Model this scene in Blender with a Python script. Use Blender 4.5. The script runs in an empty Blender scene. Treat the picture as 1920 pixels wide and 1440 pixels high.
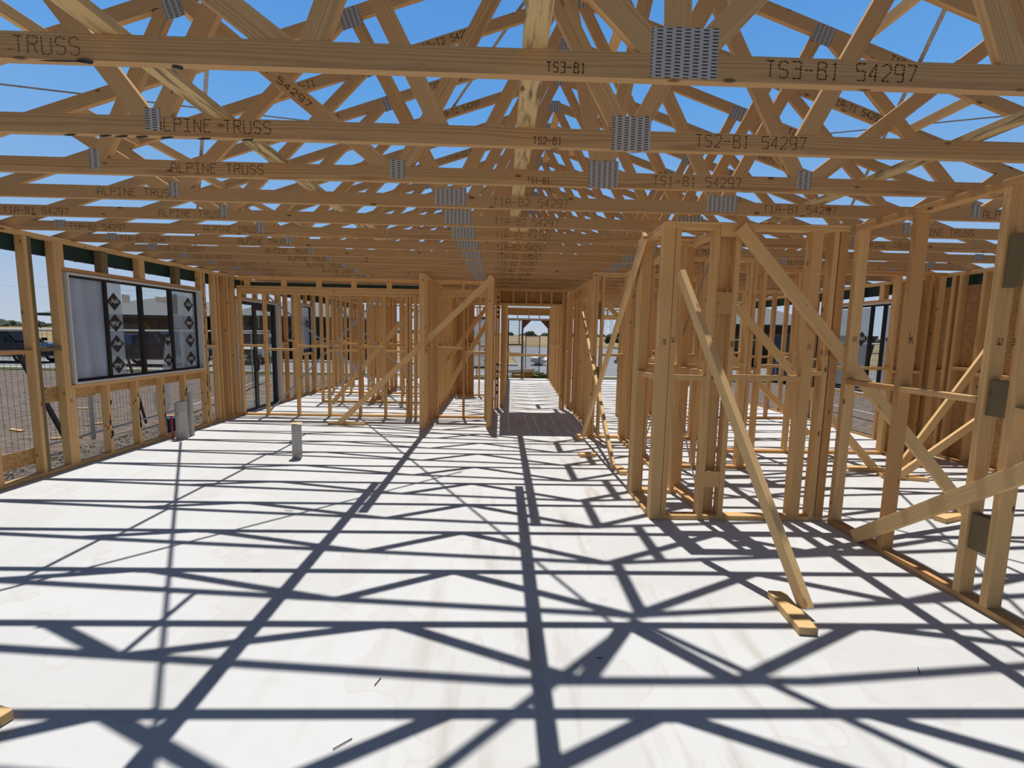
import bpy, math, random
from mathutils import Vector, Matrix
random.seed(7)
S = bpy.context.scene
COL = S.collection
R = math.radians
WM = {}

# ------------------------------------------------------------------ materials
def nt(name):
    m = bpy.data.materials.new(name); m.use_nodes = True
    t = m.node_tree; t.nodes.clear()
    o = t.nodes.new('ShaderNodeOutputMaterial')
    return m, t, o
def N(t, typ, **kw):
    n = t.nodes.new(typ)
    for k, v in kw.items():
        if k == 'op': n.operation = v
        elif k.startswith('i_'): n.inputs[int(k[2:])].default_value = v
        else: setattr(n, k, v)
    return n
def L(t, a, ao, b, bi): t.links.new(a.outputs[ao], b.inputs[bi])
def math_n(t, op, a, b=None):
    n = N(t, 'ShaderNodeMath', op=op)
    for i, v in enumerate((a, b)):
        if v is None: continue
        if isinstance(v, (int, float)): n.inputs[i].default_value = v
        else: t.links.new(v, n.inputs[i])
    return n.outputs[0]
def mixc(t, fac, a, b, blend='MIX'):
    n = N(t, 'ShaderNodeMix', data_type='RGBA', blend_type=blend)
    for i, v in ((0, fac), (6, a), (7, b)):
        if isinstance(v, (int, float)): n.inputs[i].default_value = v
        elif isinstance(v, tuple): n.inputs[i].default_value = (*v, 1) if len(v) == 3 else v
        else: t.links.new(v, n.inputs[i])
    return n.outputs[2]
def ramp(t, fac, stops):
    n = N(t, 'ShaderNodeValToRGB')
    e = n.color_ramp.elements
    while len(e) < len(stops): e.new(.5)
    for i, (p, c) in enumerate(stops):
        e[i].position = p; e[i].color = (*c, 1)
    t.links.new(fac, n.inputs[0]); return n.outputs[0]

def wood(name, light, dark, vary, knots=1.0, stain=None, ring=.55, red=None):
    m, t, o = nt(name)
    tc = N(t, 'ShaderNodeTexCoord'); oi = N(t, 'ShaderNodeObjectInfo')
    off = N(t, 'ShaderNodeVectorMath', op='SCALE'); off.inputs[0].default_value = (31, 17, 23)
    L(t, oi, 'Random', off, 3)
    cnst = N(t, 'ShaderNodeVectorMath', op='ADD')
    L(t, tc, 'Object', cnst, 0); L(t, off, 0, cnst, 1)
    mp = N(t, 'ShaderNodeVectorMath', op='MULTIPLY'); mp.inputs[1].default_value = (.9, 9, 9); L(t, cnst, 0, mp, 0)
    n1 = N(t, 'ShaderNodeTexNoise', i_2=1.0, i_3=3.0); L(t, mp, 0, n1, 0)
    mp2 = N(t, 'ShaderNodeVectorMath', op='MULTIPLY'); mp2.inputs[1].default_value = (3, 130, 130); L(t, cnst, 0, mp2, 0)
    n2 = N(t, 'ShaderNodeTexNoise', i_2=1.0, i_3=2.0); L(t, mp2, 0, n2, 0)
    # growth rings about an off-centre pith
    sp = N(t, 'ShaderNodeSeparateXYZ'); L(t, tc, 'Object', sp, 0)
    y = math_n(t, 'ADD', sp.outputs[1], math_n(t, 'MULTIPLY', math_n(t, 'SUBTRACT', oi.outputs['Random'], .5), .12))
    z = math_n(t, 'ADD', sp.outputs[2], .03)
    r = math_n(t, 'SQRT', math_n(t, 'ADD', math_n(t, 'MULTIPLY', y, y), math_n(t, 'MULTIPLY', z, z)))
    r = math_n(t, 'ADD', r, math_n(t, 'MULTIPLY', n1.outputs[0], .035))
    rg = math_n(t, 'SINE', math_n(t, 'MULTIPLY', r, 620.0))
    rg = math_n(t, 'MULTIPLY', math_n(t, 'ADD', rg, 1.0), .5)
    rg = math_n(t, 'POWER', rg, 1.6)
    f = math_n(t, 'MULTIPLY', rg, ring)
    f = math_n(t, 'ADD', f, math_n(t, 'MULTIPLY', math_n(t, 'SUBTRACT', n2.outputs[0], .5), .5))
    base = mixc(t, f, light, dark)
    rnd = math_n(t, 'FRACT', math_n(t, 'MULTIPLY', oi.outputs['Random'], 7.31))
    base = mixc(t, math_n(t, 'MULTIPLY', rnd, .55), base, vary)
    if red:
        rr = math_n(t, 'FRACT', math_n(t, 'MULTIPLY', oi.outputs['Random'], 3.77))
        base = mixc(t, math_n(t, 'MULTIPLY', math_n(t, 'GREATER_THAN', rr, .72), .55), base, red)
    mp3 = N(t, 'ShaderNodeVectorMath', op='MULTIPLY'); mp3.inputs[1].default_value = (5.5, 14, 14); L(t, cnst, 0, mp3, 0)
    vo = N(t, 'ShaderNodeTexVoronoi', i_2=1.0); L(t, mp3, 0, vo, 0)
    k2 = N(t, 'ShaderNodeMapRange', interpolation_type='SMOOTHSTEP', i_1=.09, i_2=.17, i_3=1.0, i_4=0.0); L(t, vo, 'Distance', k2, 0)
    ks = N(t, 'ShaderNodeSeparateColor'); L(t, vo, 'Color', ks, 0); kf = math_n(t, 'MULTIPLY', k2.outputs[0], math_n(t, 'GREATER_THAN', ks.outputs[0], .70))
    base = mixc(t, math_n(t, 'MULTIPLY', kf, .85 * knots), base, (.09, .032, .012))
    if stain:
        mp4 = N(t, 'ShaderNodeVectorMath', op='MULTIPLY'); mp4.inputs[1].default_value = (5, 34, 34); L(t, cnst, 0, mp4, 0)
        n4 = N(t, 'ShaderNodeTexNoise', i_2=1.0, i_3=5.0); L(t, mp4, 0, n4, 0)
        mr = N(t, 'ShaderNodeMapRange', i_1=.5, i_2=.68, i_3=0.0, i_4=.85); L(t, n4, 0, mr, 0)
        base = mixc(t, mr.outputs[0], base, stain)
    b = N(t, 'ShaderNodeBsdfPrincipled'); b.inputs['Roughness'].default_value = .72
    b.inputs['Specular IOR Level'].default_value = .25
    t.links.new(base, b.inputs['Base Color'])
    bp = N(t, 'ShaderNodeBump', i_0=.25, i_1=.004); t.links.new(n2.outputs[0], bp.inputs['Height']); L(t, bp, 0, b, 'Normal')
    L(t, b, 0, o, 0); return m

def plain(name, c, rough=.6, metal=0, spec=.4, noise=None, bump=0, nscale=20):
    m, t, o = nt(name)
    b = N(t, 'ShaderNodeBsdfPrincipled')
    b.inputs['Base Color'].default_value = (*c, 1); b.inputs['Roughness'].default_value = rough
    b.inputs['Metallic'].default_value = metal; b.inputs['Specular IOR Level'].default_value = spec
    if noise:
        tc = N(t, 'ShaderNodeTexCoord'); n = N(t, 'ShaderNodeTexNoise', i_2=nscale, i_3=5.0); L(t, tc, 'Object', n, 0)
        mr = N(t, 'ShaderNodeMapRange', i_1=.38, i_2=.64); L(t, n, 0, mr, 0)
        t.links.new(mixc(t, mr.outputs[0], c, noise), b.inputs['Base Color'])
        if bump:
            bp = N(t, 'ShaderNodeBump', i_0=1.0, i_1=bump); L(t, n, 0, bp, 'Height'); L(t, bp, 0, b, 'Normal')
    L(t, b, 0, o, 0); return m

M = {}
M['pine'] = wood('pine', (.72, .46, .205), (.54, .295, .105), (.60, .35, .14), red=(.45, .21, .075))
M['chord'] = wood('weathered_pine', (.55, .335, .148), (.31, .155, .062), (.47, .285, .135), knots=.9, ring=.7)
M['web'] = wood('truss_web_pine', (.60, .37, .165), (.38, .20, .08), (.52, .32, .15), knots=.9, ring=.6)
M['mould'] = wood('mould_stained_pine', (.60, .42, .20), (.44, .28, .12), (.56, .39, .19), stain=(.09, .066, .042))
M['brace'] = wood('clean_pine', (.73, .49, .23), (.58, .34, .14), (.65, .41, .18), knots=.6)
M['treated'] = wood('green_treated_pine', (.22, .155, .075), (.13, .09, .045), (.17, .135, .07), knots=.5)
M['floorpine'] = M['brace']

def osb_mat():
    m, t, o = nt('strand_board')
    tc = N(t, 'ShaderNodeTexCoord')
    v = N(t, 'ShaderNodeTexVoronoi', i_2=95.0); n = N(t, 'ShaderNodeTexNoise', i_2=14.0, i_3=4.0)
    L(t, tc, 'Object', n, 0)
    ad = N(t, 'ShaderNodeVectorMath', op='MULTIPLY_ADD'); ad.inputs[1].default_value = (.1, .1, .1)
    L(t, n, 1, ad, 0); L(t, tc, 'Object', ad, 2); L(t, ad, 0, v, 0)
    sp = N(t, 'ShaderNodeSeparateColor'); L(t, v, 'Color', sp, 0)
    c = ramp(t, sp.outputs[0], [(0, (.27, .13, .045)), (.25, (.43, .235, .085)), (.7, (.52, .30, .115)), (1, (.62, .40, .18))])
    b = N(t, 'ShaderNodeBsdfPrincipled'); b.inputs['Roughness'].default_value = .8
    t.links.new(c, b.inputs['Base Color']); L(t, b, 0, o, 0); return m
M['osb'] = osb_mat()

def nailplate():
    m, t, o = nt('punched_galvanised_steel')
    tc = N(t, 'ShaderNodeTexCoord')
    sp = N(t, 'ShaderNodeSeparateXYZ'); L(t, tc, 'Object', sp, 0)
    # staggered slots, 13 mm by 8 mm pitch
    u = math_n(t, 'FRACT', math_n(t, 'DIVIDE', math_n(t, 'ADD', sp.outputs[0], 5.0), .034))
    row = math_n(t, 'FLOOR', math_n(t, 'DIVIDE', math_n(t, 'ADD', sp.outputs[0], 5.0), .034))
    vv = math_n(t, 'ADD', math_n(t, 'ADD', sp.outputs[1], 5.0), math_n(t, 'MULTIPLY', row, .006))
    v = math_n(t, 'FRACT', math_n(t, 'DIVIDE', vv, .0118))
    a = math_n(t, 'MULTIPLY', math_n(t, 'LESS_THAN', u, .62), math_n(t, 'LESS_THAN', v, .42))
    b = N(t, 'ShaderNodeBsdfPrincipled'); b.inputs['Metallic'].default_value = .12; b.inputs['Roughness'].default_value = .55
    t.links.new(mixc(t, a, (.47, .44, .40), (.05, .042, .035)), b.inputs['Base Color'])
    L(t, b, 0, o, 0); return m
M['plate'] = nailplate()
M['galv'] = plain('galvanised_strap', (.50, .50, .49), .38, .7, noise=(.32, .32, .33), nscale=60)

def concrete():
    m, t, o = nt('concrete_slab')
    tc = N(t, 'ShaderNodeTexCoord')
    n1 = N(t, 'ShaderNodeTexNoise', i_2=.55, i_3=6.0); L(t, tc, 'Object', n1, 0)
    n2 = N(t, 'ShaderNodeTexNoise', i_2=9.0, i_3=8.0); L(t, tc, 'Object', n2, 0)
    mp = N(t, 'ShaderNodeMapping'); mp.inputs['Rotation'].default_value = (0, 0, R(-35)); mp.inputs['Scale'].default_value = (3.4, .55, 1)
    L(t, tc, 'Object', mp, 0)
    n3 = N(t, 'ShaderNodeTexNoise', i_2=2.2, i_3=7.0); L(t, mp, 0, n3, 0)
    f1 = N(t, 'ShaderNodeMapRange', i_1=.42, i_2=.66, i_3=0.0, i_4=.55); L(t, n1, 0, f1, 0)
    f3 = N(t, 'ShaderNodeMapRange', i_1=.54, i_2=.74, i_3=0.0, i_4=.62); L(t, n3, 0, f3, 0)
    c = mixc(t, f1.outputs[0], (.60, .605, .60), (.55, .55, .535))
    sx = N(t, 'ShaderNodeSeparateXYZ'); L(t, tc, 'Object', sx, 0)
    mk = N(t, 'ShaderNodeMapRange', interpolation_type='SMOOTHSTEP', i_1=.35, i_2=1.5, i_3=1.0, i_4=.16); t.links.new(math_n(t, 'ABSOLUTE', math_n(t, 'ADD', sx.outputs[0], .15)), mk.inputs[0])
    c = mixc(t, math_n(t, 'MULTIPLY', f3.outputs[0], mk.outputs[0]), c, (.36, .29, .215))
    n5 = N(t, 'ShaderNodeTexNoise', i_2=1.1, i_3=3.0); L(t, tc, 'Object', n5, 0)
    # edges of old water marks
    w = math_n(t, 'ABSOLUTE', math_n(t, 'SUBTRACT', n5.outputs[0], .52))
    wm = N(t, 'ShaderNodeMapRange', i_1=0.0, i_2=.006, i_3=.22, i_4=0.0); t.links.new(w, wm.inputs[0])
    c = mixc(t, wm.outputs[0], c, (.42, .37, .31))
    dk = math_n(t, 'MULTIPLY', math_n(t, 'GREATER_THAN', n5.outputs[0], .52), .10)
    c = mixc(t, dk, c, (.42, .39, .35))
    c = mixc(t, math_n(t, 'MULTIPLY', math_n(t, 'SUBTRACT', n2.outputs[0], .42), .5), c, (.48, .46, .43))
    b = N(t, 'ShaderNodeBsdfPrincipled'); b.inputs['Roughness'].default_value = .75; b.inputs['Specular IOR Level'].default_value = .25
    t.links.new(c, b.inputs['Base Color'])
    bp = N(t, 'ShaderNodeBump', i_0=.15, i_1=.01); L(t, n2, 0, bp, 'Height'); L(t, bp, 0, b, 'Normal')
    L(t, b, 0, o, 0); return m
M['slab'] = concrete()

def dirt(name, a, bcol, cc, s1=1.2, s2=14, bump=.05):
    m, t, o = nt(name)
    tc = N(t, 'ShaderNodeTexCoord')
    n1 = N(t, 'ShaderNodeTexNoise', i_2=s1, i_3=7.0); n2 = N(t, 'ShaderNodeTexNoise', i_2=s2, i_3=6.0)
    vo = N(t, 'ShaderNodeTexVoronoi', i_2=s2 * 2.2)
    for n in (n1, n2, vo): L(t, tc, 'Object', n, 0)
    c = mixc(t, n1.outputs[0], a, bcol)
    mr = N(t, 'ShaderNodeMapRange', i_1=.45, i_2=.65); L(t, n2, 0, mr, 0)
    c = mixc(t, math_n(t, 'MULTIPLY', mr.outputs[0], .7), c, cc)
    b = N(t, 'ShaderNodeBsdfPrincipled'); b.inputs['Roughness'].default_value = .95; b.inputs['Specular IOR Level'].default_value = .1
    t.links.new(c, b.inputs['Base Color'])
    h = math_n(t, 'ADD', n2.outputs[0], math_n(t, 'MULTIPLY', vo.outputs[0], .7))
    bp = N(t, 'ShaderNodeBump', i_0=1.0, i_1=bump); t.links.new(h, bp.inputs['Height']); L(t, bp, 0, b, 'Normal')
    L(t, b, 0, o, 0); return m
M['dirt'] = dirt('bare_dirt', (.165, .128, .104), (.235, .19, .16), (.085, .065, .05), .8, 7)
M['gravel'] = dirt('crushed_rock', (.30, .265, .225), (.20, .17, .145), (.075, .062, .05), 2, 16, .08)
M['field'] = dirt('dry_field', (.36, .265, .145), (.29, .215, .115), (.20, .155, .085), .02, .25, .3)
M['road'] = plain('asphalt', (.20, .20, .21), .9, noise=(.25, .25, .26), nscale=3)
M['kerb'] = plain('kerb_concrete', (.62, .60, .55), .85)
M['grass'] = dirt('verge_grass', (.10, .13, .05), (.17, .17, .08), (.06, .08, .03), .6, 8)
M['scrub'] = dirt('dry_scrub', (.20, .17, .09), (.28, .22, .12), (.10, .10, .05), .3, 3)
M['fascia'] = plain('dark_green_steel', (.010, .040, .036), .5)
M['black'] = plain('black_aluminium', (.012, .012, .014), .38)
M['reveal'] = plain('primed_white_reveal', (.62, .60, .57), .7)
M['pvc'] = plain('grey_white_pvc', (.44, .43, .41), .5, noise=(.36, .35, .33), nscale=5)
M['pvcdirt'] = plain('dirty_pvc', (.30, .28, .25), .7, noise=(.46, .44, .41), nscale=25)
M['ink'] = plain('stamp_ink', (.045, .026, .014), .8, spec=.1)
M['inklight'] = plain('faded_stamp_ink', (.15, .085, .045), .8, spec=.1)
M['sealant'] = plain('black_paint_dab', (.006, .006, .007), .7)
M['white'] = plain('white_print', (.75, .75, .75), .6)
M['sticker'] = plain('black_sticker', (.022, .024, .027), .5)
M['stickergrey'] = plain('grey_sticker', (.55, .53, .50), .6)
M['rail'] = plain('galvanised_fence_pipe', (.62, .62, .60), .4, .3)
M['wire'] = plain('fence_wire', (.10, .10, .10), .6, .2)
M['picket'] = plain('dark_steel_picket', (.03, .033, .037), .6)
M['blue'] = plain('blue_plastic', (.02, .075, .24), .45)
M['bluetank'] = plain('blue_drum', (.015, .035, .08), .5)
M['red'] = plain('red_pipe', (.38, .03, .04), .5)
M['brick'] = plain('dark_brick', (.050, .036, .030), .9, noise=(.032, .024, .021), nscale=9)
M['bin'] = plain('navy_steel', (.018, .03, .055), .5)
M['yellow'] = plain('yellow_sign', (.62, .56, .10), .5)
M['carblack'] = plain('black_car_paint', (.010, .011, .013), .18, spec=.6)
M['carwhite'] = plain('white_car_paint', (.72, .73, .74), .22, spec=.5)
M['tyre'] = plain('tyre_rubber', (.014, .014, .014), .85)
M['carglass'] = plain('tinted_glass', (.012, .015, .018), .06, spec=.7)
M['chrome'] = plain('bright_trim', (.7, .7, .7), .25, .9)
M['tree'] = plain('dull_green_leaves', (.045, .062, .035), .9, noise=(.085, .10, .055), nscale=.7)
M['bark'] = plain('tree_bark', (.08, .06, .045), .9)
M['steeltower'] = plain('pylon_steel', (.30, .33, .36), .6)
M['tarp'] = plain('pale_tarpaulin', (.68, .66, .62), .6)
M['yellowtimber'] = plain('yellow_stacked_timber', (.52, .33, .05), .7, noise=(.42, .24, .04), nscale=8)
M['doorframe'] = plain('brown_door_frame', (.12, .05, .028), .6)
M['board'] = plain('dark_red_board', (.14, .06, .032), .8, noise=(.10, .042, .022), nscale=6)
M['cap'] = plain('torn_card', (.60, .46, .28), .8)

def tile():
    m, t, o = nt('concrete_roof_tiles')
    tc = N(t, 'ShaderNodeTexCoord')
    sp = N(t, 'ShaderNodeSeparateXYZ'); L(t, tc, 'Object', sp, 0)
    v = math_n(t, 'FRACT', math_n(t, 'MULTIPLY', sp.outputs[2], 7.5))
    c = mixc(t, math_n(t, 'LESS_THAN', v, .28), (.19, .19, .195), (.07, .07, .075))
    b = N(t, 'ShaderNodeBsdfPrincipled'); b.inputs['Roughness'].default_value = .8
    t.links.new(c, b.inputs['Base Color']); L(t, b, 0, o, 0); return m
M['tile'] = tile()

def glass(name, film=None, alpha=.0, streak=False):
    m, t, o = nt(name)
    tr = N(t, 'ShaderNodeBsdfTransparent'); tr.inputs[0].default_value = (.93, .96, .95, 1)
    gl = N(t, 'ShaderNodeBsdfGlossy'); gl.inputs['Roughness'].default_value = .02 if not film else .28
    lw = N(t, 'ShaderNodeLayerWeight'); lw.inputs[0].default_value = .5
    ff = math_n(t, 'ADD', math_n(t, 'MULTIPLY', math_n(t, 'POWER', lw.outputs['Facing'], 4.0), .5), .035)
    mx = N(t, 'ShaderNodeMixShader'); t.links.new(ff, mx.inputs[0]); L(t, tr, 0, mx, 1); L(t, gl, 0, mx, 2)
    if film:
        df = N(t, 'ShaderNodeBsdfDiffuse'); tl = N(t, 'ShaderNodeBsdfTranslucent')
        df.inputs[0].default_value = (*film, 1); tl.inputs[0].default_value = (*film, 1)
        if streak:
            tc = N(t, 'ShaderNodeTexCoord'); mp = N(t, 'ShaderNodeMapping')
            mp.inputs['Rotation'].default_value = (R(35), 0, R(20)); mp.inputs['Scale'].default_value = (1, 4, .7)
            n = N(t, 'ShaderNodeTexNoise', i_2=1.6, i_3=4.0); L(t, tc, 'Object', mp, 0); L(t, mp, 0, n, 0)
            cc = mixc(t, n.outputs[0], tuple(c * .55 for c in film), tuple(min(1, c * 1.35) for c in film))
            t.links.new(cc, df.inputs[0]); t.links.new(cc, tl.inputs[0])
        a = N(t, 'ShaderNodeMixShader', i_0=.6); L(t, df, 0, a, 1); L(t, tl, 0, a, 2)
        g2 = N(t, 'ShaderNodeMixShader', i_0=.18); L(t, a, 0, g2, 1); L(t, gl, 0, g2, 2)
        m2 = N(t, 'ShaderNodeMixShader', i_0=alpha); L(t, mx, 0, m2, 1); L(t, g2, 0, m2, 2)
        L(t, m2, 0, o, 0)
    else: L(t, mx, 0, o, 0)
    return m
M['glass'] = glass('clear_glass')
M['film'] = glass('protective_film', (.60, .67, .77), .84, True)
M['filmthin'] = glass('thin_protective_film', (.62, .68, .76), .68, True)
M['plastic'] = glass('loose_clear_plastic', (.70, .70, .72), .55, True)

# ------------------------------------------------------------------ object helpers
def tag(o, label=None, cat=None, group=None, kind=None):
    if label: o['label'] = label
    if cat: o['category'] = cat
    if group: o['group'] = group
    if kind: o['kind'] = kind
    return o
def place(o, W, parent=None):
    WM[o.name] = W
    if parent is not None:
        o.parent = parent; o.matrix_parent_inverse = Matrix.Identity(4)
        o.matrix_basis = WM[parent.name].inverted() @ W
    else: o.matrix_basis = W
    return o
def empty(name, loc, rz=0):
    o = bpy.data.objects.new(name, None); COL.objects.link(o); o.empty_display_size = .1
    return place(o, Matrix.Translation(loc) @ Matrix.Rotation(rz, 4, 'Z'))
def thing(name, label, cat, loc, rz=0, group=None):
    o = empty(name, loc, rz); return tag(o, label, cat, group, 'thing')
def mesh(name, verts, faces, mat, W=None, parent=None, smooth=False):
    me = bpy.data.meshes.new(name); me.from_pydata([tuple(v) for v in verts], [], faces)
    if isinstance(mat, (list, tuple)):
        for q in mat: me.materials.append(q)
    else: me.materials.append(mat)
    if smooth:
        for p in me.polygons: p.use_smooth = True
    me.update()
    o = bpy.data.objects.new(name, me); COL.objects.link(o)
    return place(o, W or Matrix.Identity(4), parent)
BF = [(0, 3, 2, 1), (4, 5, 6, 7), (0, 1, 5, 4), (1, 2, 6, 5), (2, 3, 7, 6), (3, 0, 4, 7)]
def boxv(x0, x1, y0, y1, z0, z1):
    return [(x0, y0, z0), (x1, y0, z0), (x1, y1, z0), (x0, y1, z0), (x0, y0, z1), (x1, y0, z1), (x1, y1, z1), (x0, y1, z1)]
def chamf(lx, ly, lz, c):
    """a sawn length along X, centred, with its four arrises eased by c"""
    pr = [(-ly + c, -lz), (ly - c, -lz), (ly, -lz + c), (ly, lz - c), (ly - c, lz), (-ly + c, lz), (-ly, lz - c), (-ly, -lz + c)]
    v = [(-lx, a, b) for a, b in pr] + [(lx, a, b) for a, b in pr]
    f = [tuple(range(7, -1, -1)), tuple(range(8, 16))] + [(i, (i + 1) % 8, 8 + (i + 1) % 8, 8 + i) for i in range(8)]
    return v, f
def stick(name, x0, x1, y0, y1, z0, z1, mat, parent=None, c=.002):
    """timber box whose grain (local X) follows its longest side; coordinates in the parent's frame"""
    d = (x1 - x0, y1 - y0, z1 - z0); k = d.index(max(d))
    rot = [Matrix.Identity(4), Matrix.Rotation(R(90), 4, 'Z'), Matrix.Rotation(R(-90), 4, 'Y')][k]
    l = [(d[0], d[1], d[2]), (d[1], d[0], d[2]), (d[2], d[1], d[0])][k]
    v, f = chamf(l[0] / 2, l[1] / 2, l[2] / 2, min(c, l[1] * .2, l[2] * .2))
    P = WM[parent.name] if parent is not None else Matrix.Identity(4)
    return mesh(name, v, f, mat, P @ Matrix.Translation(((x0 + x1) / 2, (y0 + y1) / 2, (z0 + z1) / 2)) @ rot, parent)
def box(name, x0, x1, y0, y1, z0, z1, mat, parent=None):
    P = WM[parent.name] if parent is not None else Matrix.Identity(4)
    c = Vector(((x0 + x1) / 2, (y0 + y1) / 2, (z0 + z1) / 2))
    return mesh(name, boxv(x0 - c.x, x1 - c.x, y0 - c.y, y1 - c.y, z0 - c.z, z1 - c.z), BF, mat, P @ Matrix.Translation(c), parent)
def bar_mat(p0, p1, side):
    p0, p1 = Vector(p0), Vector(p1); x = (p1 - p0).normalized()
    y = (Vector(side) - x * x.dot(Vector(side))).normalized(); z = x.cross(y)
    m = Matrix((x, y, z)).transposed().to_4x4(); m.translation = (p0 + p1) / 2
    return m, (p1 - p0).length
def bar(name, p0, p1, w, t, side, mat, parent=None, c=.002):
    """timber from p0 to p1; w across `side`, t across the third direction"""
    m, l = bar_mat(p0, p1, side)
    v, f = chamf(l / 2, w / 2, t / 2, c)
    return mesh(name, v, f, mat, m, parent)
def tube(name, pts, r, mat, parent=None, seg=10, cap=True):
    v, f = [], []
    pts = [Vector(p) for p in pts]; c0 = pts[0].copy()
    for i, p in enumerate(pts):
        d = (pts[min(i + 1, len(pts) - 1)] - pts[max(i - 1, 0)]).normalized()
        a = d.orthogonal().normalized() if i == 0 else (a - d * a.dot(d)).normalized()
        b = d.cross(a); rr = r[i] if isinstance(r, (list, tuple)) else r
        v += [p - c0 + (a * math.cos(2 * math.pi * k / seg) + b * math.sin(2 * math.pi * k / seg)) * rr for k in range(seg)]
    for i in range(len(pts) - 1):
        for k in range(seg):
            f.append((i * seg + k, i * seg + (k + 1) % seg, (i + 1) * seg + (k + 1) % seg, (i + 1) * seg + k))
    if cap: f += [tuple(range(seg - 1, -1, -1)), tuple((len(pts) - 1) * seg + k for k in range(seg))]
    return mesh(name, v, f, mat, Matrix.Translation(c0), parent, smooth=False)

# ------------------------------------------------------------------ stroke lettering
G = {
 'A': [[(0,0),(0,5),(1,7),(3,7),(4,5),(4,0)],[(0,3),(4,3)]], 'L': [[(0,7),(0,0),(4,0)]],
 'P': [[(0,0),(0,7),(4,7),(4,4),(0,4)]], 'I': [[(0,7),(4,7)],[(2,7),(2,0)],[(0,0),(4,0)]],
 'N': [[(0,0),(0,7),(4,0),(4,7)]], 'E': [[(4,7),(0,7),(0,0),(4,0)],[(0,4),(3,4)]],
 'T': [[(0,7),(4,7)],[(2,7),(2,0)]], 'R': [[(0,0),(0,7),(4,7),(4,4),(0,4)],[(2,4),(4,0)]],
 'U': [[(0,7),(0,0),(4,0),(4,7)]], 'S': [[(4,6),(3,7),(1,7),(0,6),(0,4),(4,3),(4,1),(3,0),(1,0),(0,1)]],
 'B': [[(0,0),(0,7),(3,7),(4,6),(3,4),(4,2),(4,0),(0,0)],[(0,4),(3,4)]], '-': [[(0,3.5),(4,3.5)]], ' ': [],
 '1': [[(1,6),(2,7),(2,0)],[(1,0),(3,0)]], '2': [[(0,6),(1,7),(3,7),(4,6),(4,4),(0,0),(4,0)]],
 '3': [[(0,7),(4,7),(4,4),(1,4)],[(4,4),(4,0),(0,0)]], '4': [[(3,0),(3,7),(0,2),(4,2)]],
 '5': [[(4,7),(0,7),(0,4),(4,4),(4,0),(0,0)]], '7': [[(0,7),(4,7),(1.5,0)]],
 '9': [[(4,3),(0,3),(0,7),(4,7),(4,0),(1,0)]], 'J': [[(4,7),(4,1),(3,0),(1,0),(0,1)]],
 '&': [[(4,0),(1,5),(1,6),(2,7),(3,6),(0,2),(1,0),(3,0),(4,3)]], 'O': [[(0,0),(0,7),(4,7),(4,0),(0,0)]],
}
def lettering(name, s, org, U, V, h, w, mat, parent, th=.0045, gap=0, lift=.0012):
    """flat inked strokes: org = lower-left corner, U / V = writing and up directions, w = total width"""
    U, V = Vector(U).normalized(), Vector(V).normalized(); Nn = U.cross(V)
    adv = w / len(s); sx = adv * .68 / 4; sy = h / 7
    v, f = [], []
    for i, ch in enumerate(s):
        for st in G.get(ch, []):
            for (a, b) in zip(st[:-1], st[1:]):
                p = Vector((i * adv + a[0] * sx, a[1] * sy)); q = Vector((i * adv + b[0] * sx, b[1] * sy))
                d = q - p; ln = d.length
                if ln < 1e-6: continue
                d /= ln; n = Vector((-d.y, d.x)) * th / 2
                segs = max(1, int(ln / gap)) if gap else 1
                for k in range(segs):
                    a0 = p + d * (ln * k / segs - (0 if gap else th * .4)); b0 = p + d * (ln * (k + (.72 if gap else 1)) / segs + (0 if gap else th * .4))
                    j = len(v); v += [(*(a0 + n), 0), (*(a0 - n), 0), (*(b0 - n), 0), (*(b0 + n), 0)]
                    f.append((j, j + 1, j + 2, j + 3))
    m = Matrix((U, V, Nn)).transposed().to_4x4(); m.translation = Vector(org) + Nn * lift
    return mesh(name, v, f, mat, m, parent)
def dabs(name, pts, mat, parent, nrm):
    """irregular flat paint dabs: list of (centre, u, v) half-extent vectors"""
    if len(pts) > 1:
        for q in pts: dabs(name, [q], mat, parent, nrm)
        return
    v, f = [], []; c0 = Vector(pts[0][0])
    for c, u, w in pts:
        c, u, w = Vector(c) - c0 + Vector(nrm) * .0015, Vector(u), Vector(w); j = len(v); n = 9
        for k in range(n):
            a = 2 * math.pi * k / n; rr = random.uniform(.7, 1.15)
            v.append(c + (u * math.cos(a) + w * math.sin(a)) * rr)
        f.append(tuple(range(j, j + n)))
    return mesh(name, v, f, mat, Matrix.Translation(c0), parent)

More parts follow.
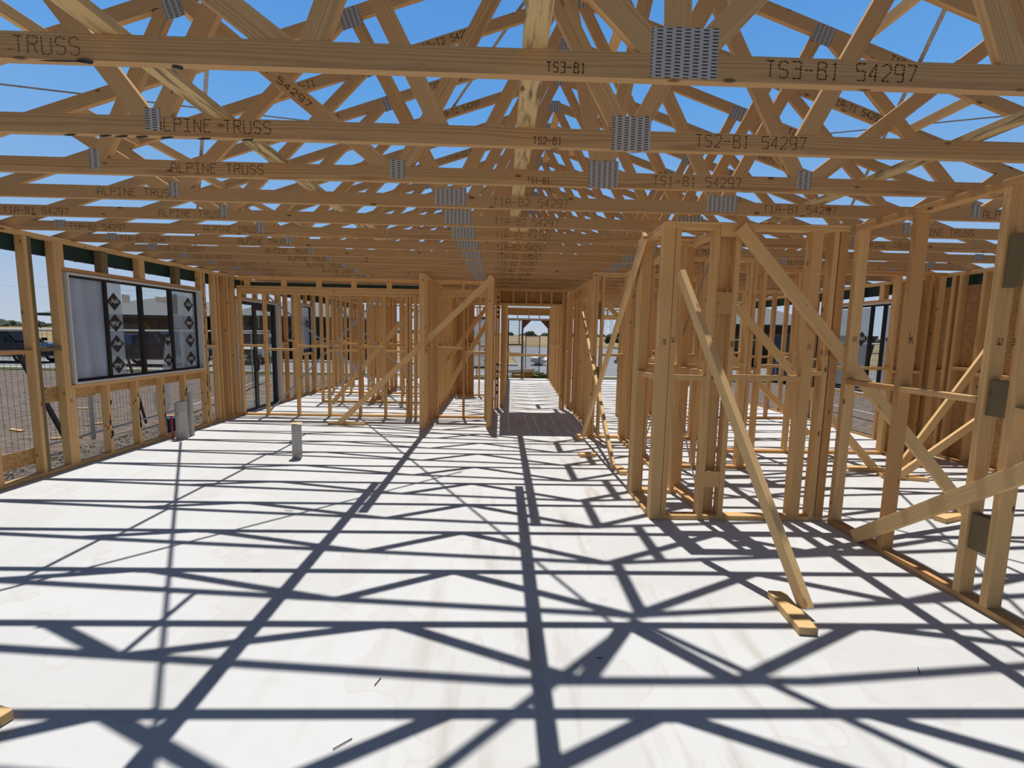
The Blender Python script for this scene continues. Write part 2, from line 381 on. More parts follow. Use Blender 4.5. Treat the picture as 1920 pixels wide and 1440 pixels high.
# ------------------------------------------------------------------ polygon clipping for truss members
def clip(poly, n, d):
    """keep n.p <= d"""
    out = []
    for i in range(len(poly)):
        a, b = poly[i - 1], poly[i]; fa, fb = n[0] * a[0] + n[1] * a[1] - d, n[0] * b[0] + n[1] * b[1] - d
        if fa <= 0:
            if fb <= 0: out.append(b)
            else:
                t = fa / (fa - fb); out.append((a[0] + (b[0] - a[0]) * t, a[1] + (b[1] - a[1]) * t))
        elif fb <= 0:
            t = fa / (fa - fb); out.append((a[0] + (b[0] - a[0]) * t, a[1] + (b[1] - a[1]) * t)); out.append(b)
    return out
def slab_poly(name, poly, ang, th, mat, parent, y=0.0):
    """polygon in the truss plane (x, z), thickness th along Y, grain along angle ang"""
    cx = sum(p[0] for p in poly) / len(poly); cz = sum(p[1] for p in poly) / len(poly)
    ca, sa = math.cos(ang), math.sin(ang)
    loc = [((p[0] - cx) * ca + (p[1] - cz) * sa, -(p[0] - cx) * sa + (p[1] - cz) * ca) for p in poly]
    n = len(loc)
    v = [(a, -th / 2, b) for a, b in loc] + [(a, th / 2, b) for a, b in loc]
    f = [tuple(range(n)), tuple(range(2 * n - 1, n - 1, -1))] + [((i + 1) % n, i, n + i, n + (i + 1) % n) for i in range(n)]
    m = Matrix(((ca, 0, -sa), (0, 1, 0), (sa, 0, ca))).to_4x4(); m.translation = (cx, y, cz)
    return mesh(name, v, f, mat, WM[parent.name] @ m, parent)
def strip_poly(a, b, w):
    d = Vector((b[0] - a[0], b[1] - a[1])); l = d.length; d /= l; n = Vector((-d.y, d.x)) * w / 2
    A, B = Vector(a), Vector(b)
    return [tuple(A - n), tuple(B - n), tuple(B + n), tuple(A + n)], math.atan2(d.y, d.x)

# ------------------------------------------------------------------ roof trusses
CX, HC, K, HALF = .60, 2.538, .333, 5.5          # ridge X, underside of bottom chord, slope, half span
ORD = 'first second third fourth fifth sixth seventh eighth ninth tenth eleventh twelfth thirteenth fourteenth fifteenth sixteenth seventeenth eighteenth nineteenth twentieth twenty-first twenty-second twenty-third twenty-fourth'.split()
KN = math.sqrt(1 + K * K)
def topz(rel): return (2.60 - HC) + K * (HALF - abs(rel))      # centre line of a top chord, truss frame
def truss(Y, label, webs, flat=None, plates=(), texts=(), near=False, full=True):
    t = thing('roof_truss', label, 'roof truss', (CX, Y + .0175, HC), 0)
    th = .035
    # bottom chord, its ends cut under the rafters
    lo = -.045 * KN
    p = [(-HALF - .1, 0), (HALF + .1, 0), (HALF + .1, .09), (-HALF - .1, .09)]
    c0 = topz(0) + lo
    p = clip(p, (K, 1), c0); p = clip(p, (-K, 1), c0)
    bc = slab_poly('bottom_chord', p, 0, th, M['chord'], t)
    if True:                                                    # splice line in the chord
        pass
    ex = 6.0
    tops = []
    for s in (-1, 1):
        a = (s * ex, topz(ex)); b = (0, topz(0))
        poly, ang = strip_poly(a, (s * -.3, topz(0) + K * .3), .09)
        poly = clip(poly, (s * -1, 0), 0.0)
        poly = clip(poly, (s * 1, 0), ex)
        if flat: poly = clip(poly, (0, 1), flat + .045)
        if len(poly) >= 3:
            tops.append((s, slab_poly('top_chord', poly, ang if s < 0 else ang, th - .0004 * (s > 0), M['web'], t)))
    if flat:
        rf = HALF - (flat - (2.60 - HC)) / K
        poly, ang = strip_poly((-rf, flat), (rf, flat), .09)
        hi = -.045 * KN + topz(0)
        poly = clip(poly, (K, 1), hi); poly = clip(poly, (-K, 1), hi)
        slab_poly('flat_top_chord', poly, 0, th, M['web'], t)
    for i, (xb, xt) in enumerate(webs):
        zt = min(topz(xt), flat) if flat else topz(xt)
        poly, ang = strip_poly((xb, .03), (xt, zt + .03), .09 if near else .088)
        poly = clip(poly, (0, -1), -.09)
        hi = topz(0) - .045 * KN
        poly = clip(poly, (K, 1), hi); poly = clip(poly, (-K, 1), hi)
        if flat: poly = clip(poly, (0, 1), flat - .045)
        if xt == 0 and abs(xb) > .1: poly = clip(poly, (1 if xb < 0 else -1, 0), 0.0)
        if len(poly) >= 3: slab_poly('web', poly, ang, th - .0008 * (i + 1), M['web'], t)
    for (x, z, w, h, rot) in plates:
        m = WM[t.name] @ Matrix.Translation((x, -th / 2 - .0006, z)) @ Matrix.Rotation(rot, 4, 'Y') @ Matrix.Rotation(R(90), 4, 'X')
        mesh('nail_plate', boxv(-w / 2, w / 2, -h / 2, h / 2, -.0007, .0007), BF, M['plate'], m, t)
    for (s, x0, w, z0, h, ink, gp) in texts:
        lettering('stamped_lettering', s, (x0, Y, HC + z0), (1, 0, 0), (0, 0, 1), h, w, M[ink], bc, th=.0042, gap=gp)
    return t, bc, tops
TY = [1.775, 2.410, 3.006, 3.567] + [4.172 + .605 * i for i in range(20)]
UP = math.atan(K)
ta, bca, _ = truss(TY[0], 'nearest roof truss overhead, stamped TS3-B1 with a big perforated plate', [(.02, -.95), (.03, 0.0), (.04, .9), (1.32, .9), (-1.32, -.95), (-1.35, -2.6), (1.35, 2.6)], flat=.90,
    plates=[(.05, .092, .245, .172, 0)], near=True,
    texts=[('TS3-B1 54297', .955, .58, .018, .058, 'ink', .011), ('TS3-B1', .147, .15, .012, .034, 'ink', .008),
           ('ALPINE TRUSS', -2.08, .58, .016, .058, 'inklight', .011)])
tb, bcb, _ = truss(TY[1], 'second roof truss from the camera, stamped TS2-B1 54297', [(-2.33, -3.0), (-2.33, -1.6), (.02, -.75), (.03, .75), (2.33, 1.6), (2.33, 3.0), (-.9, -1.6), (.9, 1.6)], flat=1.36,
    plates=[(-2.33, .075, .072, .105, 0), (.035, .075, .195, .165, 0), (2.33, .075, .072, .105, 0)], near=True,
    texts=[('ALPINE TRUSS', -1.725, .58, .022, .058, 'ink', .011), ('TS2-B1 54297', .965, .58, .022, .058, 'ink', .011), ('TS2-B1', .142, .15, .012, .034, 'ink', .008)])
tc_, bcc, topc = truss(TY[2], 'third roof truss from the camera, stamped TS1-B1 54297', [(-3.13, -2.6), (-1.27, -2.6), (-1.27, -.36), (.02, -.36), (.03, .36), (1.32, .36), (1.32, 2.6), (3.13, 2.6)], flat=1.66,
    plates=[(-3.13, .085, .06, .12, 0), (-1.27, .075, .09, .11, 0), (.025, .075, .19, .165, 0), (1.32, .075, .09, .11, 0), (3.13, .085, .06, .12, 0),
            (-2.6, topz(2.6) - .06, .11, .13, -UP), (2.6, topz(2.6) - .06, .11, .13, UP)], near=True,
    texts=[('ALPINE TRUSS', -2.065, .58, .018, .056, 'ink', .011), ('TS1-B1 54297', .945, .58, .018, .056, 'ink', .011), ('TS1-B1', .145, .15, .012, .032, 'ink', .008)])
WT = [(-3.04, -3.95), (-3.04, -1.725), (-1.0, -1.725), (-1.0, 0), (1.05, 0), (1.05, 1.725), (3.04, 1.725), (3.04, 3.95)]
for i, y in enumerate(TY[3:]):
    n = i + 3; far = n > 10
    if n <= 13: lab = '%s roof truss from the camera, stamped T1A-B2 54297 and spanning wall to wall' % ORD[n]
    else: lab = '%s roof truss from the camera, far down the building over the hallway' % ORD[n]
    pl = [(-3.04, .075, .07, .105, 0), (-1.0, .075, .235, .12, 0), (1.06, .075, .235, .12, 0), (3.04, .075, .07, .105, 0),
          (-1.725, topz(1.725) - .03, .15, .13, -UP), (1.725, topz(1.725) - .03, .15, .13, UP), (0, topz(0) - .02, .15, .13, 0)]
    pl += [(-5.0, .065, .11, .07, 0), (5.0, .065, .11, .07, 0)]
    tx = []
    if n <= 12:
        tx = [('ALPINE TRUSS', -3.595, .58, .02, .054, 'ink', .011 if n < 6 else 0), ('T1A-B2 54297', -.68, .58, .02, .054, 'ink', .011 if n < 6 else 0),
              ('T1A-B1 54297', -4.91, .56, .016, .05, 'inklight', 0), ('T1A-B1 54297', 1.38, .58, .02, .052, 'inklight', 0), ('ALPINE TRUSS', 3.1, .58, .02, .054, 'inklight', 0)]
        tx = [(a, CX + b, c, d, e, f, g) for a, b, c, d, e, f, g in tx]
    t_, b_, tops_ = truss(y, lab, WT, plates=pl, texts=tx)
    if n <= 8:
        for s, o in tops_:
            ang = UP if s < 0 else -UP; U = Vector((math.cos(ang), 0, math.sin(ang))); V = Vector((-math.sin(ang), 0, math.cos(ang)))
            for rel, txt in (((-1.35, 'T1A-T2 54297'), (-2.45, 'T1A-T1')) if s < 0 else ((2.25, 'T1A-T1 54297'),)):
                org = Vector((CX + rel, y, HC + topz(rel))) - V * .025
                lettering('stamped_lettering', txt, org, U, V, .05, .50 if len(txt) > 8 else .25, M['ink'], o, th=.005)
# black paint dabs along the undersides of the first chords
dabs('paint_dab', [((-1.50, 1.776, 2.5375), (.035, 0, 0), (0, .02, 0)), ((-1.58, 1.781, 2.5375), (.09, 0, 0), (0, .006, 0))], M['sealant'], bca, (0, 0, -1))
dabs('paint_dab', [((-1.19, 1.795, 2.5375), (.022, 0, 0), (0, .017, 0))], M['sealant'], bca, (0, 0, -1))
dabs('paint_dab', [((x, 2.428, 2.5375), (.04, -.010, 0), (0, .012, 0)) for x in (-2.15, -1.98, -1.90, -1.80, -1.68, -1.50, -1.28)], M['sealant'], bcb, (0, 0, -1))
dabs('paint_dab', [((x, 3.010, 2.541), (.13, 0, 0), (0, 0, .006)) for x in (-2.1, -1.75, -1.4)], M['sealant'], bcc, (0, -1, 0))
# hand writing on the long web of the third truss
wa = [o for o in tc_.children if o.name.startswith('web')][1]
U = Vector((1.33, 0, -(topz(2.6) + .0))).normalized(); V = Vector((-U.z, 0, U.x))
lettering('handwriting', 'TS4A 54297', Vector((-1.60, TY[2], HC + .74)) - V * .015, U, V, .035, .52, M['ink'], wa, th=.004)

# mould stained runners lying across the chords
def runner(label, x0, x1, y0, y1, z=HC + .0905): 
    o = stick('timber_runner', x0, x1, y0, y1, z, z + .035, M['mould']); tag(o, label, 'timber runner', 'runners lying on the truss chords', 'thing')
runner('mould-stained flat runner on the truss chords, central and nearest the camera', .058, .148, -.6, 5.35)
runner('mould-stained flat runner on the truss chords, central and beyond the nearest one', .165, .255, 4.35, 9.3)
runner('mould-stained flat runner on the truss chords, left and nearest the camera', -1.46, -1.37, -.6, 5.4)
runner('mould-stained flat runner on the truss chords, left and further down the building', -1.36, -1.27, 4.6, 9.4)
runner('mould-stained flat runner on the truss chords over the right-hand rooms', 2.36, 2.45, -.6, 6.2)

# blocking between rafters
def blocking(label, x, y0, y1):
    z = HC + topz(x - CX) - .02
    o = stick('rafter_block', x - .0175, x + .0175, y0, y1, z - .035, z + .035, M['brace']); tag(o, label, 'timber block', 'blocks between the rafters', 'thing')
blocking('pale sunlit block between rafters, right of the top of the picture', 2.57, TY[2] + .036, TY[3])
blocking('pale sunlit block between rafters in the top right corner', 3.05, TY[1] + .036, TY[2])
blocking('pale sunlit block between rafters, lowest of the three on the right', 3.53, TY[3] + .036, TY[4])
blocking('pale sunlit block between rafters in the top left corner', -2.74, TY[1] + .036, TY[2])
blocking('pale sunlit block between rafters beside the upright steel strap', -1.98, TY[2] + .036, TY[3])

for i in range(3, 10):
    blocking('%s pale block, counted from the camera, in the rafter row above the wide window' % ORD[i - 3], -3.06 - .07 * (i % 2), TY[i] + .036, TY[i + 1])
# hip rafters behind the first full truss, and blocks along the ridge
for sgn, lab in ((-1, 'left hip rafter falling from the ridge end back over the camera'), (1, 'right hip rafter falling from the ridge end back over the camera')):
    o = bar('hip_rafter', (CX, 3.55, HC + topz(0) + .06), (CX + sgn * 5.9, 3.55 - 5.9, HC + topz(5.9) + .06), .10, .035, (0, 0, 1), M['web']); tag(o, lab, 'hip rafter', None, 'thing')
for i in range(3, 16):
    rel = .06 if i % 2 else .40
    z = HC + topz(rel)
    o = stick('ridge_block', CX + rel - .045, CX + rel + .045, TY[i] + .036, TY[i + 1] - .001, z - .02, z + .015, M['brace'])
    tag(o, '%s pale ridge block between truss tops, counted from the camera' % ORD[i - 3], 'timber block', 'blocks along the ridge', 'thing')
# perforated steel strap braces over the rafters
def roof_strap(label, pts):
    v, f = [], []; W = .03
    P3 = [Vector((x, y, HC + topz(x - CX) + .049)) for x, y in pts]; c0 = P3[0].copy()
    for i, p in enumerate(P3):
        d = (P3[min(i + 1, len(P3) - 1)] - P3[max(i - 1, 0)]).normalized(); s = Vector((0, 0, 1)).cross(d).normalized() * W / 2
        for k in (-1, 1):
            for dz in (0, .002): v.append(p - c0 + s * k + Vector((0, 0, dz)))
    for i in range(len(P3) - 1):
        a, b = 4 * i, 4 * i + 4
        f += [(a, a + 2, b + 2, b), (a + 1, b + 1, b + 3, a + 3), (a, b, b + 1, a + 1), (a + 2, a + 3, b + 3, b + 2)]
    o = mesh('steel_strap_brace', v, f, M['galv'], Matrix.Translation(c0)); tag(o, label, 'steel strap', 'steel straps bracing the rafters', 'thing')
def lerp2(a, b, n): return [(a[0] + (b[0] - a[0]) * i / n, a[1] + (b[1] - a[1]) * i / n) for i in range(n + 1)]
o = crumple('plastic_scrap', 'black plastic scrap caught on the third truss, right of centre', (1.93, 2.985, 2.70), (.03, .012, .06), M['sealant'], seed=33) if False else None
roof_strap('perforated steel strap standing nearly upright in the upper left sky', lerp2((-.6, 1.35), (-4.6, 7.1), 8))
roof_strap('perforated steel strap entering low from the left edge', lerp2((-4.6, 1.93), (-.6, 6.21), 8))
roof_strap('perforated steel strap crossing the sky left of the central runner', lerp2((.5, 3.45), (-3.6, 10.8), 8))
roof_strap('perforated steel strap descending through the sky on the upper right', lerp2((1.3, .4), (5.6, 8.1), 8))
roof_strap('perforated steel strap running almost level near the right edge', lerp2((5.6, 1.53), (1.6, 6.73), 8))

# solid platform of boards on the chords over the hall entry
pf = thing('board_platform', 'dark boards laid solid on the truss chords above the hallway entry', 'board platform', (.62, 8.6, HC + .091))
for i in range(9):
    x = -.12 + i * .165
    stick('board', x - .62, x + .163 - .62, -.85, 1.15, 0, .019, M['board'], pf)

# ------------------------------------------------------------------ wall frames
def frame(label, org, rz, length, studs, h=HC, th=.09, nogs=(), extra=(), bottom=True, top=True, name='wall_frame', mat='pine', bsegs=None, group=None):
    """local x along the wall, local y = 0..th thickness. studs: (x, w[, z0, z1, mat]); nogs: (x0, x1, z); extra: (part, x0,x1,y0,y1,z0,z1,mat)"""
    t = thing(name, label, 'wall frame', (org[0], org[1], 0), rz, group)
    if bottom:
        for a, b in (bsegs or [(0, length)]): stick('bottom_plate', a, b, 0, th, 0.0, .04, M[mat], t)
    if top: stick('top_plate', 0, length, 0, th, h - .045, h, M[mat], t)
    for s in studs:
        x, w = s[0], s[1]; z0 = s[2] if len(s) > 2 else (.04 if bottom else 0); z1 = s[3] if len(s) > 3 else h - .045
        stick('stud', x, x + w, .0, th, z0, z1, M[s[4] if len(s) > 4 else mat], t)
    for n in nogs:
        stick('nogging', n[0], n[1], .0005, th - .0005, n[2], n[2] + .04, M[n[3] if len(n) > 3 else mat], t)
    for e in extra: stick(e[0], *e[1:7], M[e[7]], t)
    return t
Q = R(90)
def every(a, b, st, w=.04): 
    out = []; x = a
    while x <= b + 1e-6: out.append((x, w)); x += st
    return out
def nogrow(st, z, alt=.07):
    out = []
    for i in range(len(st) - 1): out.append((st[i][0] + st[i][1], st[i + 1][0], z + (alt if i % 2 else 0)))
    return out
# left outside wall, front half with the big window (local x = Y - 3.2, thickness towards -X)
y0 = 3.2
W1 = frame('outside wall frame on the left, holding the wide four-pane window', (-4.82, y0), Q, 8.10 - y0,
    [(3.2 - y0, .045), (3.75 - y0, .04), (4.385 - y0, .045), (4.82 - y0, .04), (4.862 - y0, .035, .04, HC - .045, 'treated'), (5.13 - y0, .038), (5.17 - y0, .036), (5.208 - y0, .036, .04, .89),
     (5.66 - y0, .045, .04, .89), (6.11 - y0, .045, .04, .89), (6.57 - y0, .045, .04, .89), (7.03 - y0, .045, .04, .89),
     (7.53 - y0, .045), (7.60 - y0, .045), (7.87 - y0, .045), (7.96 - y0, .045),
     (5.208 - y0, .036, 2.235, HC - .045), (5.72 - y0, .09, 2.235, HC - .045, 'treated'), (6.30 - y0, .09, 2.235, HC - .045), (6.98 - y0, .09, 2.235, HC - .045, 'treated')],
    nogs=[(3.795 - y0, 4.385 - y0, 1.29), (4.43 - y0, 4.82 - y0, 1.30), (4.90 - y0, 5.13 - y0, 1.32, 'treated'), (7.65 - y0, 7.87 - y0, 1.28)],
    extra=[('window_sill_plate', 5.208 - y0, 7.53 - y0, 0, .09, .89, .93, 'pine'), ('lintel', 5.208 - y0, 7.53 - y0, 0, .09, 2.19, 2.235, 'pine'),
           ('strand_board_strip', 3.3 - y0, 4.85 - y0, .0915, .1015, .14, .31, 'osb'), ('strand_board_strip', 4.9 - y0, 5.6 - y0, .0915, .1015, .76, .93, 'osb'), ('strand_board_strip', 5.6 - y0, 7.6 - y0, .0915, .1015, .78, .93, 'osb')])
# black paint marks on the studs by the window
for o in [c for c in W1.children if c.name.startswith('stud')]:
    p = WM[o.name].translation
    if 5.6 < p.y < 7.7 and p.z < 1.6:
        full = p.z > 1.0
        pts = []
        for k in range(16 if full else 9):
            z = random.uniform(.2, 2.3 if full else .8)
            pts.append(((-4.82, p.y + random.uniform(-.012, .02), z), (0, random.uniform(.006, .014), 0), (0, 0, random.uniform(.02, .06))))
        dabs('paint_mark', pts, M['sealant'], o, (1, 0, 0))
y0 = 8.14
W2 = frame('outside wall frame on the left beyond the cross wall, holding the sliding door', (-4.82, y0), Q, 16.30 - y0,
    [(0, .045), (8.22 - y0, .045), (8.38 - y0, .045), (8.43 - y0, .04), (10.09 - y0, .045), (10.15 - y0, .045), (10.45 - y0, .045), (10.86 - y0, .045), (11.10 - y0, .09), (11.92 - y0, .09),
     (12.5 - y0, .045), (12.95 - y0, .045), (13.5 - y0, .045), (13.9 - y0, .045), (14.4 - y0, .045), (14.9 - y0, .045), (15.4 - y0, .045), (15.9 - y0, .045), (16.25 - y0, .045),
     (8.8 - y0, .045, 2.185, HC - .045), (9.2 - y0, .045, 2.185, HC - .045), (9.65 - y0, .045, 2.185, HC - .045), (11.5 - y0, .045, 2.24, HC - .045), (11.5 - y0, .045, .04, .98)],
    nogs=[(10.2 - y0, 10.45 - y0, 1.28), (10.5 - y0, 10.86 - y0, 1.33), (10.9 - y0, 11.1 - y0, 1.28), (12.01 - y0, 12.5 - y0, 1.28), (12.55 - y0, 12.95 - y0, 1.34), (13.0 - y0, 13.5 - y0, 1.28), (13.55 - y0, 13.9 - y0, 1.33), (13.95 - y0, 14.4 - y0, 1.28), (14.45 - y0, 14.9 - y0, 1.33)],
    extra=[('lintel', 8.47 - y0, 10.09 - y0, 0, .09, 2.145, 2.185, 'pine'), ('lintel', 11.19 - y0, 11.92 - y0, 0, .09, 2.20, 2.24, 'pine'), ('window_sill_plate', 11.19 - y0, 11.92 - y0, 0, .09, .98, 1.02, 'pine')],
    bsegs=[(0, 8.47 - y0), (10.09 - y0, 16.3 - y0)])
# cross wall facing the camera on the left
st = [(.0, .04), (.45, .04), (1.02, .04), (1.59, .04), (2.16, .04), (2.63, .04), (3.04, .045), (3.10, .045), (3.19, .045)]
st = [(a, b, .04, 2.235) for a, b in st]
WA = frame('cross wall frame facing the camera on the left, with a dark beam above its studs', (-4.81, 8.5), 0, 3.46, st,
    nogs=[(.04, .45, 1.27), (.49, 1.02, 1.21), (1.06, 1.59, 1.28), (1.63, 2.16, 1.21), (2.20, 2.63, 1.28), (2.67, 3.04, 1.21)],
    extra=[('stud_top_plate', 0, 3.24, 0, .09, 2.235, 2.275, 'pine'), ('lintel', 0, 3.35, -.004, .045, 2.277, 2.335, 'pine'), ('lintel', 0, 3.35, .0, .09, 2.337, 2.377, 'pine'),
           ('dark_beam', .05, 3.4, .10, .15, 2.378, 2.45, 'fascia')] +
          [('cripple_stud', x, x + .095, 0, .045, 2.378, HC - .046, 'pine') for x in (.14, .80, 1.43, 2.06, 2.70, 3.30)])
frame('short end wall frame jutting toward the camera, left of the opening beside the hall', (-1.245, 7.46), Q, 1.035, [(0, .045), (.27, .045), (.55, .045), (.80, .045), (.95, .045)], nogs=[(.045, .27, 1.25), (.315, .55, 1.31)])
frame('cross wall frame with one thin stud between the end wall and the hall corner post', (-1.24, 8.5), 0, .98, [(.02, .04), (.52, .04, .04, 2.26), (.93, .04)],
    nogs=[(.06, .52, 1.29), (.56, .93, 1.22)], extra=[('lintel', .06, .93, 0, .09, 2.30, 2.39, 'pine'), ('stud_top_plate', .06, .93, 0, .09, 2.26, 2.30, 'pine'), ('cripple_stud', .50, .545, 0, .09, 2.39, HC - .046, 'pine')])
frame('hallway side wall frame on the left, ending in a tall post toward the camera', (-.15, 7.6), Q, 2.05, [(0, .045), (.05, .045), (.98, .045), (1.25, .045), (1.6, .045), (1.96, .045)],
    nogs=[(.095, .98, 1.25), (1.03, 1.25, 1.3), (1.30, 1.6, 1.25)], bsegs=[(0, .5), (.9, 2.05)])
hd = frame('header frame across the hallway with board infill', (-.14, 9.70), 0, 1.55, [(.0, .045), (.05, .045), (1.40, .045), (1.46, .045)] + [(x, .045, 2.245, HC - .045) for x in (.35, .62, .93, 1.15)],
    bottom=False, extra=[('header_bottom_plate', .10, 1.40, 0, .09, 2.20, 2.245, 'pine'), ('strand_board_infill', .1, 1.40, .0915, .1, 2.2, HC - .05, 'osb')])
dabs('paint_mark', [((-.09 + .005, 9.699, z), (.022, 0, 0), (0, 0, .03)) for z in (.35, .5, .65, .8, .95, 1.95, 2.05, 2.15, 2.25, 2.35)], M['sealant'], [c for c in hd.children if c.name.startswith('stud')][0], (0, -1, 0))
s = every(0, 6.3, .45)
frame('long hallway wall frame on the left leading to the front door', (.07, 9.82), R(90 - 1.2), 6.5, s, nogs=nogrow(s, 1.22))
frame('hallway side wall frame on the right, opposite the hall corner post', (1.56, 7.95), R(89), 1.7, [(0, .045), (.05, .045), (.10, .045), (.5, .045), (.8, .045), (1.05, .045), (1.3, .045), (1.62, .045)], nogs=[(.145, .5, 2.02), (.545, .8, 2.06)],
    extra=[('lintel', .1, 1.6, 0, .09, 2.26, 2.36, 'pine')])
s = every(0, 6.3, .40)
frame('long hallway wall frame on the right leading to the front door', (1.52, 9.82), R(90 - 2.2), 6.5, s, nogs=nogrow(s, 1.22))
# front of the house
s = [q for q in every(0, 4.75, .45) if not 3.5 < q[0] < 4.5]
FW = frame('front outside wall frame on the far left with strand board cladding', (-4.8, 16.4), 0, 4.9, s + [(3.60, .045), (4.55, .045), (3.9, .045, .04, .32), (4.25, .045, .04, .32), (3.9, .045, 2.2, HC - .045), (4.25, .045, 2.2, HC - .045)], nogs=nogrow(s[:7], 1.22),
    extra=[('lintel', 3.645, 4.55, 0, .09, 2.15, 2.2, 'pine'), ('window_sill_plate', 3.645, 4.55, 0, .09, .32, .36, 'pine'), ('strand_board', 2.9, 3.55, .0915, .1, 0.02, HC, 'osb'), ('strand_board', 0, .85, .0915, .1, 0.02, HC, 'osb')])
frame('header frame above the front door at the end of the hall', (.12, 16.4), 0, 1.66, [(0, .045), (.045, .045), (1.57, .045), (1.615, .045)] + [(x, .03, 2.155, HC - .045) for x in (.42, .82, 1.2)], bottom=False,
    extra=[('lintel', .09, 1.57, 0, .09, 2.125, 2.155, 'pine'), ('strand_board_infill', .09, 1.57, .0915, .1, 2.27, HC, 'osb')])
frame('garage door header frame far beyond the hall on the right', (1.95, 16.4), 0, 4.1, [(0, .09), (.1, .045), (4.0, .09)] + [(x, .045, 2.34, HC - .045) for x in (.6, 1.2, 1.8, 2.4, 3.0, 3.6)], bottom=False,
    extra=[('lintel', .14, 4.0, 0, .09, 2.17, 2.34, 'pine')])
# rooms behind the cross wall
s = every(0, 2.6, .44)
A2 = frame('inner cross wall frame behind the left cross wall, braced with crossed straps', (-4.0, 10.2), 0, 2.7, s, nogs=nogrow(s, 1.22))
s = every(.05, 4.3, .45)
frame('inner wall frame running back from the end wall, left of the hallway', (-1.25, 8.62), Q, 4.35, s, nogs=nogrow(s, 1.22))
s = every(0, 3.4, .45)
frame('innermost cross wall frame near the front of the house on the left', (-4.7, 13.1), 0, 3.4, s, nogs=nogrow(s, 1.22))
s = [(0, .04), (.32, .04), (.62, .04), (.93, .04)]
frame('narrow cross wall frame seen through the opening beside the hall', (-1.2, 11.6), 0, 1.0, s, nogs=nogrow(s, 1.25), extra=[('strand_board', .05, .5, .0915, .1, 0.02, 2.3, 'osb')])
# pantry group right of centre
PF = frame('pantry front wall frame with a bold corner post, centre right', (1.325, 3.835), 0, 1.545, [(0, .092), (.096, .045), (.42, .045), (.60, .045), (1.24, .09), (1.42, .045), (1.475, .07)],
    nogs=[(.141, .42, 1.235), (.645, 1.24, 1.245), (1.33, 1.42, 1.29)],
    extra=[('stud_block', .466, .599, .002, .05, .30, .44, 'pine'), ('stud_block', .466, .599, .002, .05, 1.10, 1.24, 'pine'), ('stud_block', .466, .599, .002, .05, 1.80, 1.98, 'pine'), ('joint_plate', .46, .74, -.013, -.001, 2.43, 2.54, 'pine')])
frame('pantry left side wall frame behind the bold corner post', (1.415, 3.927), Q, .66, [(.48, .045), (.53, .06), (.60, .045)], nogs=[(0, .48, 1.23)])
frame('pantry back wall frame, low plate between two side walls', (1.42, 4.50), 0, .40, [(.0, .04), (.33, .04)], nogs=[(.04, .33, 1.29)])
frame('dividing wall frame inside the pantry with a steel strap, running back', (1.92, 3.927), Q, 3.04, [(.0, .045), (.72, .045), (.80, .045), (.95, .045), (1.42, .045), (1.9, .045), (2.35, .045), (2.9, .045)], nogs=[(.045, .72, 1.26), (1.0, 1.42, 1.24), (1.47, 1.9, 1.3)])
frame('cross wall frame behind the pantry, open to the garage and street', (1.37, 6.985), 0, 1.75, [(0, .045), (.05, .04), (.14, .04, .04, HC - .045), (.49, .04), (.60, .045), (.66, .04), (1.1, .04), (1.6, .04)], nogs=[(.18, .49, 1.285), (.70, 1.1, 1.25), (1.14, 1.6, 1.3)],
    extra=[('stud_block', .091, .139, .01, .06, .85, 1.12, 'treated'), ('stud_block', .091, .139, .01, .06, 1.85, 2.1, 'treated')])
frame('cross wall frame one room behind the pantry front', (1.95, 5.40), 0, 1.15, [(.0, .04), (.22, .045), (.40, .04), (.95, .045), (1.0, .045)], nogs=[(.265, .40, 1.24), (.44, .95, 1.26)])
frame('cross wall frame of the right-hand rooms with studs far apart', (3.1, 6.20), 0, 2.95, [(.0, .04), (.42, .05), (.9, .04), (1.40, .05), (1.46, .045), (2.28, .05), (2.72, .045), (2.85, .09)], nogs=[(.04, .42, 1.16), (.47, .9, 1.21), (.94, 1.40, 1.16), (1.505, 2.28, 1.2), (2.33, 2.72, 1.16)],
    extra=[('strand_board', 2.35, 2.93, .0915, .1, .02, 2.42, 'osb')])
frame('inner wall frame running back beside the right-hand rooms', (3.09, 6.32), Q, 4.0, every(0, 3.9, .55), nogs=nogrow(every(0, 3.9, .55), 1.22))
# right partition that runs out of the picture
PR = frame('long partition frame on the right running out past the picture edge', (2.98, -.6), Q, 4.40, [(.0, .045), (.55, .045), (1.10, .045), (1.65, .045), (2.15, .045), (3.075, .045), (3.24, .045), (3.83, .045), (4.355, .045)],
    nogs=[(3.29, 3.83, 1.235), (2.195, 3.075, 1.2), (3.875, 4.355, 1.235)],
    extra=[('stud_block', 3.121, 3.239, .01, .075, .34, .56, 'treated'), ('stud_block', 3.121, 3.239, .01, .075, 1.17, 1.38, 'treated'), ('stud_block', 3.121, 3.239, .01, .075, 1.92, 2.22, 'treated')])
